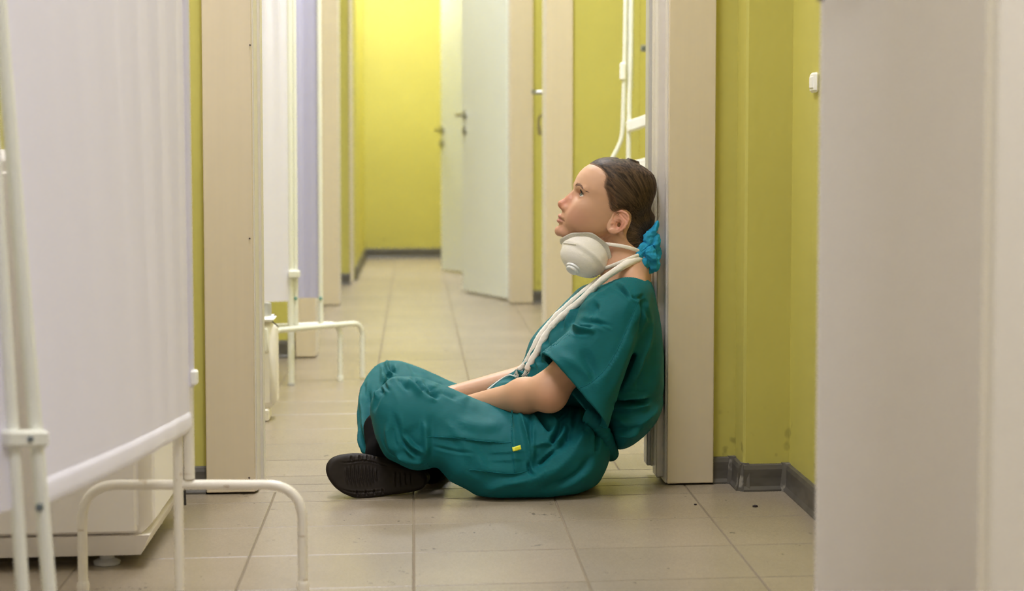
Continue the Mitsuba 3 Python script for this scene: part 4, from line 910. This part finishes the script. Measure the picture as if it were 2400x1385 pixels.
F_TR += [([(915, 885), (929, 881), (940, 885)], .003, .003, 'r'), ([(996, 908), (1030, 899), (1042, 902)], .004, .003, 'g'), ([(1002, 917), (1036, 908), (1058, 908)], .004, .003, 'r'), ([(909, 985), (912, 1031), (926, 1062)], .006, .004, 'r'), ([(922, 990), (926, 1025), (938, 1050)], .006, .003, 'g'),
    ([(944, 1018), (961, 1046), (995, 1066)], .006, .007, 'g'), ([(948, 1012), (968, 1040), (998, 1056)], .006, .004, 'r'), ([(929, 1063), (961, 1074), (998, 1083)], .004, .004, 's'), ([(990, 985), (992, 1025), (995, 1066)], .004, .003, 's'),
    ([(1203, 955), (1235, 1036), (1248, 1075)], .005, .005, 's'), ([(1250, 970), (1273, 995), (1295, 1014)], .005, .006, 'g'), ([(1246, 970), (1244, 1010), (1251, 1050)], .006, .004, 'g'), ([(1304, 988), (1320, 980), (1338, 970)], .003, .003, 'g'), ([(1300, 998), (1318, 988), (1336, 979)], .003, .0025, 'g'),
    ([(1336, 992), (1353, 976), (1363, 965)], .004, .005, 'g'), ([(1288, 1043), (1306, 1021), (1322, 1001)], .006, .007, 'g'), ([(1241, 1052), (1273, 1044), (1301, 1042)], .003, .003, 's'), ([(1258, 1090), (1284, 1070), (1305, 1048)], .004, .0045, 'g'), ([(1252, 1100), (1276, 1082), (1298, 1062)], .004, .003, 'r'),
    ([(1239, 1074), (1243, 1100), (1254, 1112)], .004, .005, 'g'), ([(1337, 998), (1335, 1015), (1331, 1036)], .008, .005, 'g'), ([(1367, 966), (1374, 999), (1363, 1036)], .006, .005, 'g'), ([(1383, 985), (1390, 1015), (1391, 1045)], .005, .004, 'r'), ([(1398, 1000), (1402, 1035), (1396, 1075)], .005, .004, 'g'), ([(1340, 1060), (1370, 1020), (1380, 985)], .008, .005, 'r'),
    ([(1140, 1058), (1180, 1060), (1240, 1056)], .003, .0018, 's'), ([(1130, 1075), (1180, 1078), (1235, 1074)], .003, .0016, 's'), ([(1010, 1040), (1060, 1052), (1120, 1060)], .004, .002, 'g'), ([(1170, 1125), (1240, 1118), (1300, 1090)], .008, .004, 'r'), ([(1290, 1135), (1350, 1110), (1390, 1065)], .007, .004, 'g'), ([(1060, 940), (1090, 950), (1130, 955)], .008, .003, 'r')]
tr = folds(tr, F_TR, -.21)
F_FAR = [([(905, 850), (895, 875), (905, 905)], .006, .006, 'r'), ([(925, 848), (912, 870), (920, 895)], .006, .005, 'g'), ([(960, 855), (985, 875), (1020, 890)], .007, .006, 'r'), ([(985, 868), (1010, 885), (1045, 897)], .006, .005, 'g'), ([(850, 905), (858, 960), (872, 1020)], .008, .006, 'r'), ([(862, 900), (872, 960), (880, 1010)], .007, .006, 'g'),
    ([(843, 950), (850, 1010), (858, 1050)], .005, .004, 'g')]
F_FAR += [([(887, 847), (896, 869), (917, 889)], .004, .005, 'g'), ([(903, 845), (911, 866), (934, 884)], .004, .005, 'g'), ([(896, 846), (904, 868), (925, 887)], .004, .004, 'r'), ([(944, 851), (958, 869), (975, 882)], .005, .004, 'g'), ([(970, 852), (990, 869), (1009, 892)], .005, .005, 'g'), ([(999, 864), (1022, 884), (1040, 900)], .005, .005, 'g'), ([(985, 858), (1006, 876), (1024, 893)], .005, .004, 'r'),
    ([(851, 884), (857, 930), (868, 960)], .005, .004, 'g'), ([(843, 935), (851, 1000), (861, 1032)], .005, .005, 'r'), ([(858, 980), (864, 1015), (868, 1045)], .004, .004, 'g'), ([(1040, 885), (1060, 896), (1080, 905)], .004, .003, 'g')]
tr = folds(tr, F_FAR, .12)
add('person__trousers', tr, 'm_scrub', smooth=True, label='teal scrub trousers')
def patch(poly, m, dy, lift, nb=18, thick=.0012):
    """Small flat piece laid on the near side of a cloth mesh: outline in side view, dropped onto the surface."""
    import shapely.geometry as sg
    q = np.array([P(x, y, dy) for x, y in poly]); xs, zs = q[:, 0], q[:, 2]
    return q
def ray_y(m, pts):
    """Nearest surface point of the mesh towards the viewer at each (x, z)."""
    pts = np.asarray(pts, float); o = np.c_[pts[:, 0], np.full(len(pts), YC - .6), pts[:, 1]]
    loc, i, _ = m.ray.intersects_location(o, np.tile([0, 1.0, 0], (len(o), 1)), multiple_hits=False)
    out = o.copy(); out[:, 1] = np.nan; out[i] = loc; bad = np.isnan(out[:, 1]); out[bad, 1] = np.nanmean(out[:, 1]); return out
def strip(m, px, dy, width, lift, rows=2, n=40, prof=None):
    """Flat ribbon that follows the cloth surface along a line drawn in side view."""
    c = spline(np.array([P(x, y, dy)[[0, 2]] for x, y in px]), n) if len(px) > 2 else np.linspace(P(*px[0], dy)[[0, 2]], P(*px[1], dy)[[0, 2]], n)
    t = np.gradient(c, axis=0); t /= np.linalg.norm(t, axis=1, keepdims=True); nn = np.stack([-t[:, 1], t[:, 0]], 1)
    offs = np.linspace(-.5, .5, rows + 2) * width; V = []
    for k, o in enumerate(offs):
        s = ray_y(m, c + nn * o); edge = k in (0, len(offs) - 1); s[:, 1] -= (-.001 if edge else lift); V.append(s)
    V = np.stack(V, 1); nr = V.shape[1]; f = []
    for i in range(n - 1):
        for j in range(nr - 1): q = i * nr + j; f += [[q, q + 1, q + nr + 1], [q, q + nr + 1, q + nr]]
    return trimesh.Trimesh(V.reshape(-1, 3), np.array(f), process=False)
import rtree
tagm = strip(tr, [(1201, 1054), (1221, 1050)], -.235, .0115, .0022, rows=3, n=10)
add('person__trousers__label_tag', tagm, 'm_tag', label='small yellow label tag on the pocket')
add('person__trousers__label_tag__stitching', strip(tr, [(1204, 1054.5), (1210, 1052), (1218, 1051.5)], -.235, .0016, .0034, rows=1, n=10), 'm_tag_ink') if False else None
add('person__trousers__pocket_seam', join(strip(tr, [(1000, 1024), (1080, 1029), (1160, 1038), (1198, 1039)], -.235, .003, .0012, n=60), strip(tr, [(1200, 965), (1201, 1030), (1206, 1105)], -.235, .003, .0012, n=50), strip(tr, [(1100, 1100), (1150, 1103), (1200, 1108), (1240, 1101)], -.235, .003, .0012, n=50)), 'm_scrub_seam', smooth=True)
cuff = strip(tr, [(884, 1020), (893, 1046), (908, 1066), (940, 1085), (975, 1096), (1005, 1090)], -.215, .020, .0022, rows=5, n=60)
add('person__trousers__cuff', cuff, 'm_scrub', smooth=True, label='stitched hem of the near trouser leg')
# elastic waistband, gathered
wb_pts = spline([P(1372, 972, -.165), P(1392, 985, -.165), P(1412, 1012, -.15), P(1425, 1042, -.12), P(1430, 1060, -.05), P(1432, 1062, .05), P(1425, 1045, .12), P(1400, 1000, .16)], 80)
wbm = tube(wb_pts, .017, 24); v = wbm.vertices; ang_ = np.repeat(np.arange(80), 24); gath = .0016 * np.sin(np.arange(80) * 2.3 + .6 * np.sin(np.arange(80) * .9))
wbm.vertices[:1920] += (wbm.vertex_normals[:1920]) * gath[ang_][:, None]
add('person__trousers__waistband', wbm, 'm_scrub', smooth=True, label='gathered elastic waistband')

# ------------------------------------------------------------------ clothing: top
lo, hi = P(1125, 1060, 0), P(1568, 620, 0)
tp = mesh_sdf(top_sdf, (lo[0], YC - .30, lo[2] - .02), (hi[0] + .01, YC + .31, hi[2] + .02), .0028, 3); tp = keep_big(tp)
tp = soften(tp, .006, 13, 5)
F_TP = [([(1500, 703), (1470, 770), (1420, 860), (1345, 908)], .006, .004, 's'), ([(1390, 700), (1425, 675), (1455, 680), (1478, 700)], .005, .005, 'g'), ([(1360, 745), (1385, 715), (1420, 700)], .008, .006, 'r'), ([(1385, 755), (1400, 722), (1370, 760)], .006, .004, 'g'),
    ([(1340, 768), (1370, 778), (1398, 770)], .006, .008, 'r'), ([(1345, 763), (1385, 756), (1430, 770)], .006, .005, 'g'), 
    ([(1510, 695), (1506, 730), (1498, 775)], .008, .006, 'g'), ([(1520, 710), (1528, 780), (1505, 860), (1450, 930)], .012, .007, 'r'), ([(1540, 800), (1530, 880), (1500, 930)], .016, .004, 'g'), ([(1490, 760), (1455, 860), (1415, 945)], .014, .004, 'r'),
    ([(1430, 945), (1480, 952), (1535, 948)], .007, .011, 'g'), ([(1430, 960), (1480, 968), (1540, 958)], .012, .006, 'r'), ([(1435, 1005), (1470, 1012), (1510, 1000)], .010, .005, 'g'),
    ([(1268, 870), (1262, 830), (1275, 800)], .008, .006, 'g'), ([(1255, 855), (1270, 880), (1262, 900)], .007, .005, 'r'), 
    ([(1165, 900), (1200, 890), (1240, 895)], .007, .007, 'r'), ([(1160, 915), (1200, 905), (1250, 905)], .006, .006, 'g'), ([(1215, 885), (1240, 870), (1255, 880)], .006, .006, 'r'), ([(1480, 690), (1500, 700), (1515, 690)], .005, .003, 'g'), ([(1500, 705), (1504, 730), (1502, 760)], .004, .005, 'g'), ([(1380, 690), (1400, 688), (1420, 690)], .004, .004, 'g')]
F_TP += [([(1408, 673), (1441, 669), (1464, 684), (1479, 708)], .004, .0045, 'g'), ([(1388, 704), (1423, 689), (1443, 673)], .005, .005, 'r'), ([(1384, 700), (1360, 724), (1345, 754), (1334, 772)], .005, .006, 'g'), ([(1344, 733), (1332, 754), (1314, 786)], .005, .005, 'g'), ([(1352, 728), (1340, 752), (1322, 780)], .005, .005, 'r'),
    ([(1336, 766), (1360, 772), (1393, 770)], .004, .006, 'r'), ([(1334, 774), (1358, 781), (1390, 778)], .004, .004, 'g'), ([(1347, 764), (1386, 758), (1441, 774)], .004, .0035, 'r'), ([(1482, 692), (1490, 702), (1500, 705)], .003, .0025, 'g'), ([(1502, 708), (1503, 757), (1492, 800)], .005, .005, 'g'), ([(1508, 712), (1514, 735), (1522, 760)], .005, .003, 'g'),
    ([(1436, 953), (1480, 950), (1532, 952)], .005, .008, 'g'), ([(1438, 942), (1480, 939), (1530, 941)], .006, .005, 'r'), ([(1254, 835), (1262, 850), (1270, 868)], .005, .004, 'g'), ([(1290, 770), (1282, 800), (1284, 830)], .008, .004, 'g'), ([(1300, 830), (1350, 850), (1400, 900)], .012, .003, 'r'), ([(1360, 800), (1380, 850), (1400, 900)], .012, .003, 'g'), ([(1440, 1018), (1475, 1026), (1505, 1012)], .006, .004, 'r'),
    ([(1520, 820), (1510, 880), (1490, 930)], .010, .005, 'g'), ([(1190, 893), (1215, 886), (1235, 893)], .004, .004, 'g'), ([(1160, 907), (1185, 898), (1210, 900)], .004, .004, 'r')]
tp = folds(tp, F_TP, -.21)
add('person__scrub_top', tp, 'm_scrub', smooth=True, label='teal short sleeved scrub top')
add('person__scrub_top__sleeve_seam', strip(tp, [(1498, 708), (1470, 770), (1420, 858), (1350, 905)], -.225, .0022, .0007, n=90), 'm_scrub_seam', smooth=True)

# ------------------------------------------------------------------ shoes and socks
def lerp_px(pts, dys): return [P(x, y, d) for (x, y), d in zip(pts, dys)]
SOLE = [(763, 1105), (765, 1088), (774, 1074), (792, 1066), (820, 1062), (850, 1062), (878, 1068), (905, 1076), (930, 1082), (960, 1092), (985, 1100), (1003, 1112), (1003, 1130), (990, 1147), (960, 1154), (925, 1158), (890, 1163), (858, 1171), (840, 1170), (815, 1161), (790, 1147), (773, 1128)]
sole_o = Outline(SOLE, [(770, 1100, -.205), (1000, 1120, -.125), (850, 1165, -.19), (850, 1065, -.165)], .014, .012)
upper_o = Outline([(775, 1105), (782, 1080), (815, 1068), (870, 1066), (905, 1055), (940, 1060), (985, 1095), (1010, 1110), (1005, 1135), (960, 1148), (880, 1156), (830, 1156), (790, 1135)], [(770, 1100, -.172), (1000, 1120, -.095), (850, 1165, -.15), (850, 1065, -.13)], .045, .04)
def sh(p): return smax(upper_o(p), FLOOR(p, .002), .004)
lo, hi = P(745, 1190), P(1030, 1040)
shoe = keep_big(mesh_sdf(sh, (lo[0] - .02, YC - .29, -.004), (hi[0], YC + .0, hi[2]), .0026, 4))
add('person__shoe', shoe, 'm_shoe', smooth=True, label='black shoe upper, sole turned to the viewer')
def so_(p):
    d = sole_o(p)
    return smax(d, FLOOR(p, .001), .003)
sm = keep_big(mesh_sdf(so_, (lo[0] - .02, YC - .29, -.004), (hi[0], YC - .02, hi[2]), .0020, 3))
ribs = [([(x0, y0), ((x0 + x1) / 2 - 3, (y0 + y1) / 2), (x1, y1)], .0022, .0026, 'r') for x0, y0, x1, y1 in ((812, 1090, 818, 1136), (820, 1087, 827, 1140), (829, 1086, 836, 1142), (838, 1086, 846, 1143), (846, 1088, 854, 1142), (855, 1089, 862, 1142), (863, 1090, 870, 1142), (871, 1093, 876, 1138), (881, 1098, 884, 1132), (925, 1108, 925, 1148), (936, 1110, 937, 1146), (948, 1112, 949, 1145), (960, 1114, 961, 1144))]
ribs += [([(x, 1068), (x + 1, 1080)], .0022, .003, 'g') for x in (823, 842, 860, 877)] + [([(x, 1146), (x + 1, 1160)], .0022, .003, 'g') for x in (838, 858, 877, 896)] + [([(790, 1076), (815, 1083), (850, 1081), (885, 1089), (930, 1098)], .0018, .002, 'g'), ([(795, 1138), (830, 1150), (870, 1152), (910, 1150)], .0018, .002, 'g')]
sm = folds(sm, ribs, -.19)
add('person__shoe__sole', sm, 'm_sole', smooth=True, label='worn ribbed black rubber sole')
add('person__sock', mesh_sdf(lambda p: smax(smin(cone(p, P(893, 1005, -.02), P(898, 1068, -.105), .041, .036), cone(p, P(898, 1068, -.105), P(940, 1095, -.10), .036, .034), .02), FLOOR(p), .004), P(840, 1160) - [.02, .25, .02], P(1000, 960) + [0, .1, .02], .003, 4), 'm_sock', smooth=True, label='black sock above the shoe')
sock2 = mesh_sdf(lambda p: smax(smin(cone(p, P(985, 1075, -.06), P(1015, 1102, -.03), .032, .026), cone(p, P(1005, 1104, -.03), P(1028, 1108, .10), .026, .030), .02), FLOOR(p), .004), P(930, 1160) - [0, .2, .0], P(1120, 1030) + [0, .25, 0], .003, 4)
add('person__sock', sock2, 'm_sock', smooth=True, label='black sock of the other foot, tucked under the legs')
s2 = mesh_sdf(lambda p: smax(smin(ell(p, P(1000, 1085, .17), (.055, .07, .04)), cone(p, P(1010, 1085, .10), P(960, 1085, .24), .038, .034), .02), FLOOR(p, .001), .004), P(880, 1150) - [.05, .0, .02], P(1120, 1010) + [0, .4, 0], .004, 4)
add('person__shoe', s2, 'm_shoe', smooth=True, label='other black shoe, hidden under the far leg')

# ------------------------------------------------------------------ respirator, gauze tie and cap
MC = P(1377, 588, -.012); ri = np.array([111., 0, -65.]); ri /= np.linalg.norm(ri)                  # along the rim, in side view
ax0 = np.array([-65., 0, -111.]); ax0 /= np.linalg.norm(ax0); tilt = math.radians(24)
AX = ax0 * math.cos(tilt) + np.array([0, -1., 0]) * math.sin(tilt); BI = np.cross(AX, ri)
def cup(h0, h1, nr, grow=0.0, na=72, drop=None):
    """Rings of the cup between two heights (0 rim, 1 crown)."""
    V = []
    th = np.arange(na) * 2 * np.pi / na
    for t in np.linspace(h0, h1, nr):
        rr = (1 - t ** 2.35) ** (1 / 2.0); a, b = .0585 * rr + grow, .056 * rr + grow; hgt = .062 * t
        x, y = a * np.sign(np.cos(th)) * np.abs(np.cos(th)) ** .95, b * np.sign(np.sin(th)) * np.abs(np.sin(th)) ** .95
        sad = .010 * np.cos(2 * th) * (1 - t)                                                        # the rim dips at the sides
        V.append(MC + x[:, None] * ri + y[:, None] * BI + (hgt + sad - 0.0)[:, None] * AX)
    V = np.array(V); f = []
    for k in range(len(V) - 1):
        for j in range(na): q, w_ = k * na + j, k * na + (j + 1) % na; f += [[q, w_, w_ + na], [q, w_ + na, q + na]]
    return V, np.array(f)
V, f = cup(0, .9995, 40); m = trimesh.Trimesh(V.reshape(-1, 3), f, process=False); m.fix_normals()
vv_ = m.vertices; r0 = vv_ - MC; ha_ = r0 @ AX; hr = r0 @ ri
m.vertices = vv_ + m.vertex_normals * (.0012 * np.exp(-((ha_ - .020 - .1 * hr) / .004) ** 2) - .0016 * np.exp(-((ha_ - .030 - .12 * hr) / .006) ** 2) + .0016 * (meshkit.fbm(vv_ * 60, 3) - .5))[:, None]
MASK = 'person__respirator'
add(MASK, m, 'm_mask', smooth=True, label='white cup respirator pulled down under the chin')
na = 96; th = np.arange(na) * 2 * np.pi / na; rings = []
for k, (g, hgt) in enumerate(((-.001, .001), (.003, .0005), (.0075, -.001 ), (.010, -.0035), (.0095, -.0045), (.003, -.001))):
    a, b = .0585 + g, .056 + g; sad = .010 * np.cos(2 * th) * (1 + .3 * (g > 0)); wav = .0014 * np.sin(th * 9 + 1) * (g / .01)
    rings.append(MC + (a * np.cos(th))[:, None] * ri + (b * np.sin(th))[:, None] * BI + (hgt + sad + wav)[:, None] * AX)
Vr = np.array(rings); f = []
for k in range(len(Vr) - 1):
    for j in range(na): q, w_ = k * na + j, k * na + (j + 1) % na; f += [[q, w_, w_ + na], [q, w_ + na, q + na]]
add(MASK + '__rim', trimesh.Trimesh(Vr.reshape(-1, 3), f, process=False), 'm_mask_rim', smooth=True, label='pale pressed rim of the respirator')
def on_cup(x, y, lift=0.0):
    """Point of the cup seen at a photograph pixel, with its outward normal."""
    d = ray(x, y); loc, _, tri = m.ray.intersects_location([EYE], [d / np.linalg.norm(d)], multiple_hits=False); n = m.face_normals[tri[0]]; return loc[0] + n * lift, n
vc, vn = on_cup(1343, 630)
vn = vn * .45 + AX * .55; vn /= np.linalg.norm(vn)
add(MASK + '__valve', lathe([(.0185, -.003), (.0185, .0015), (.0165, .003), (.0150, .0032), (.0145, .0075), (.0128, .009), (.0120, .0088), (.0001, .0092)], vc - vn * .001, vn, 36), 'm_valve', smooth=30, label='round exhalation valve')
vx = np.cross(vn, [0, 0, 1]); vx /= np.linalg.norm(vx); vy = np.cross(vn, vx)
mm = tm(chbox((-.0045, -.0145, .003), (.0045, -.0105, .0088), .001)); v = mm.vertices.copy(); qd = (vx * .75 + vy * .66); qe = np.cross(vn, qd)
mm.vertices = vc + v[:, :1] * qe + v[:, 1:2] * qd + v[:, 2:] * vn; add(MASK + '__valve__latch', mm, 'm_mask_rim')
pr_ = []
rng = np.random.default_rng(5)
for k in range(8):
    x, y = 1352 + k * 6.2 + rng.uniform(-1, 1), 650 + 5.5 * math.sin(k / 7 * math.pi) - (k > 5) * 3
    for j in range(2):
        try: a, _ = on_cup(x + rng.uniform(-3, 3), y + rng.uniform(-4, 3), .0003); b, _ = on_cup(x + rng.uniform(-2, 5), y + rng.uniform(-4, 4), .0003); pr_.append(tube([a, b], .0007, 5))
        except Exception: pass
if pr_: add(MASK + '__print', join(*pr_), 'm_mask_print', label='illegible grey print on the respirator')
cl = []
for x in np.linspace(1322, 1350, 9):
    try: cl.append(on_cup(x, 570 + (x - 1322) * .12, .0006)[0])
    except Exception: pass
if len(cl) > 3: add(MASK + '__nose_clip', tube(cl, .0024, 8, flat=(AX, .6)), 'm_mask_rim', smooth=True, label='grey nose clip strip')
def band(px, dys, r, key, bs, flat=.35, n=40, sides=10, **k):
    p = spline([P(x, y, d) for (x, y), d in zip(px, dys)], n); return add(key, tube(p, r, sides, flat=((0, 1, 0), flat)), bs, smooth=True, **k)
band([(1410, 572), (1440, 574), (1468, 579), (1492, 586), (1512, 594)], [-.046, -.060, -.064, -.056, -.03], .0042, MASK + '__strap', 'm_strap')
band([(1419, 628), (1446, 618), (1470, 608), (1490, 600), (1508, 597)], [-.040, -.066, -.071, -.063, -.03], .0042, MASK + '__strap', 'm_strap')
def fuzz(key, px, dys, rad, **k):
    p = spline([P(x, y, d) for (x, y), d in zip(px, dys)], 110); r = rad * (1 + .16 * (meshkit.noise(p * 60, 3) - .5) * 2); t = tube(p, r, 16)
    t.vertices = t.vertices + t.vertex_normals * (.0022 * (meshkit.fbm(t.vertices * 260, 2, 4) - .5))[:, None]; return add(key, t, bs_gauze, smooth=True, **k)
bs_gauze = 'm_gauze'
def surf_dy(m, x, y, lift):
    """Offset from the middle plane of the cloth surface seen at a pixel, lifted towards the viewer."""
    d = ray(x, y); loc, _, _ = m.ray.intersects_location([EYE], [d / np.linalg.norm(d)], multiple_hits=False)
    return (loc[0][1] - YC - lift) if len(loc) else 0.0
both = join(tp)
c1 = [(1526, 600), (1512, 603), (1492, 609), (1470, 618), (1447, 631), (1422, 648), (1398, 668), (1376, 690), (1345, 718), (1315, 744), (1290, 770), (1272, 798), (1258, 825), (1244, 850), (1236, 866)]
d1 = [.0, -.03, -.062, -.078, -.088, -.09, -.085] + [min(surf_dy(both, x, y, .004), 0) if surf_dy(both, x, y, .004) else -.05 for x, y in c1[7:]]
c2 = [(1408, 652), (1388, 668), (1368, 684), (1340, 707), (1310, 734), (1284, 762), (1264, 788), (1250, 815), (1238, 840), (1226, 858), (1216, 866)]
d2_ = [-.02, -.022] + [min((surf_dy(both, x, y, .008) or -.03), .0) for x, y in c2[2:]]
print('tie depth', np.round(d1, 3), np.round(d2_, 3))
d1 = list(ndimage.gaussian_filter1d(d1, 1.0)); d2_ = list(ndimage.gaussian_filter1d(d2_, 1.0))
TIE = 'person__gauze_tie'
fuzz(TIE, c1, d1, .0078, label='white gauze tie hanging round the neck, frayed ends')
fuzz(TIE + '__strand', c2, d2_, .0065)
fr = []
for (x, y), d in ((c1[-1], d1[-1]), (c2[-1], d2_[-1])):
    for k in range(26):
        a = P(x + rng.uniform(-7, 7), y + rng.uniform(-6, 4), d - .003); fr.append(tube(spline([a, a + np.array([rng.uniform(-.006, .004), rng.uniform(-.004, .004), -.008]), a + np.array([rng.uniform(-.012, .006), rng.uniform(-.006, .004), -.016])], 5), .0004, 4))
add(TIE + '__fringe', join(*fr), 'm_gauze', smooth=True, kind='stuff')
def on_mesh(mm, pts, lift): return [(p_, surf_dy(mm, *p_, lift)) for p_ in pts]
dc = [(1224, 868), (1219, 878), (1208, 882), (1195, 879), (1178, 886), (1160, 899), (1142, 913)]
dd = list(ndimage.gaussian_filter1d([surf_dy(both, *q, .002) or -.06 for q in dc], .8))
add('person__trousers__drawstring', tube(spline([P(x, y, d) for (x, y), d in zip(dc, dd)], 50), .0015, 8), 'm_cord', smooth=True, label='thin white drawstring')
CAPO = [(1527, 517), (1535, 528), (1538, 552), (1547, 580), (1543, 600), (1545, 618), (1537, 637), (1521, 642), (1506, 627), (1493, 612), (1486, 597), (1497, 577), (1509, 553), (1516, 533)]
cap_o = Outline(CAPO, -.012, .050, .026, round_=1)
LOBES = [(1531, 540, -.030, 8, 24, 16), (1520, 560, -.038, 10, 18, 14), (1537, 572, -.026, 10, 24, 18), (1507, 586, -.042, 12, 17, 13), (1526, 596, -.044, 12, 20, 16), (1512, 614, -.036, 14, 14, 16), (1532, 620, -.030, 12, 17, 16), (1497, 598, -.046, 9, 10, 10), (1524, 580, .0, 18, 40, 34), (1522, 632, -.02, 12, 9, 16), (1540, 600, -.01, 7, 16, 20)]
def cap_sdf(p):
    d = None
    for i, (x, y, c, rx, rz, ry) in enumerate(LOBES):
        an = math.radians((i * 37) % 50 - 25); R_ = np.array([[math.cos(an), 0, math.sin(an)], [0, 1, 0], [-math.sin(an), 0, math.cos(an)]])
        e = ell(p, P(x, y, c), np.array([rx, ry, rz]) * PXM, R_); d = e if d is None else smin(d, e, .0035)
    return d
lo, hi = P(1478, 655), P(1555, 508)
cp = keep_big(mesh_sdf(cap_sdf, (lo[0], YC - .08, lo[2] - .01), (hi[0] + .01, YC + .06, hi[2] + .01), .0016, 2))
v = cp.vertices; c0_ = P(1515, 580); pol = np.arctan2(v[:, 2] - P(1495, 590)[2], v[:, 0] - P(1495, 590)[0])
wr_ = np.abs(meshkit.noise(v * [85, 60, 36] + 3.3, 3) - .5) * 2; wr2 = np.abs(meshkit.noise(v * [150, 110, 90], 8) - .5) * 2
rf = meshkit.noise(np.stack([pol * 7, v[:, 1] * 60, np.hypot(v[:, 0] - c0_[0], v[:, 2] - c0_[2]) * 22], 1), 6) - .5
cp.vertices = v + cp.vertex_normals * (.005 * rf + .008 * (.40 - wr_) + .003 * (.4 - wr2))[:, None]
add('person__cap', cp, 'm_cap', smooth=True, label='blue bouffant cap bunched at the nape')
tag('person', 'seated cross-legged woman in teal scrubs leaning back on the door frame, gazing upward', 'person')
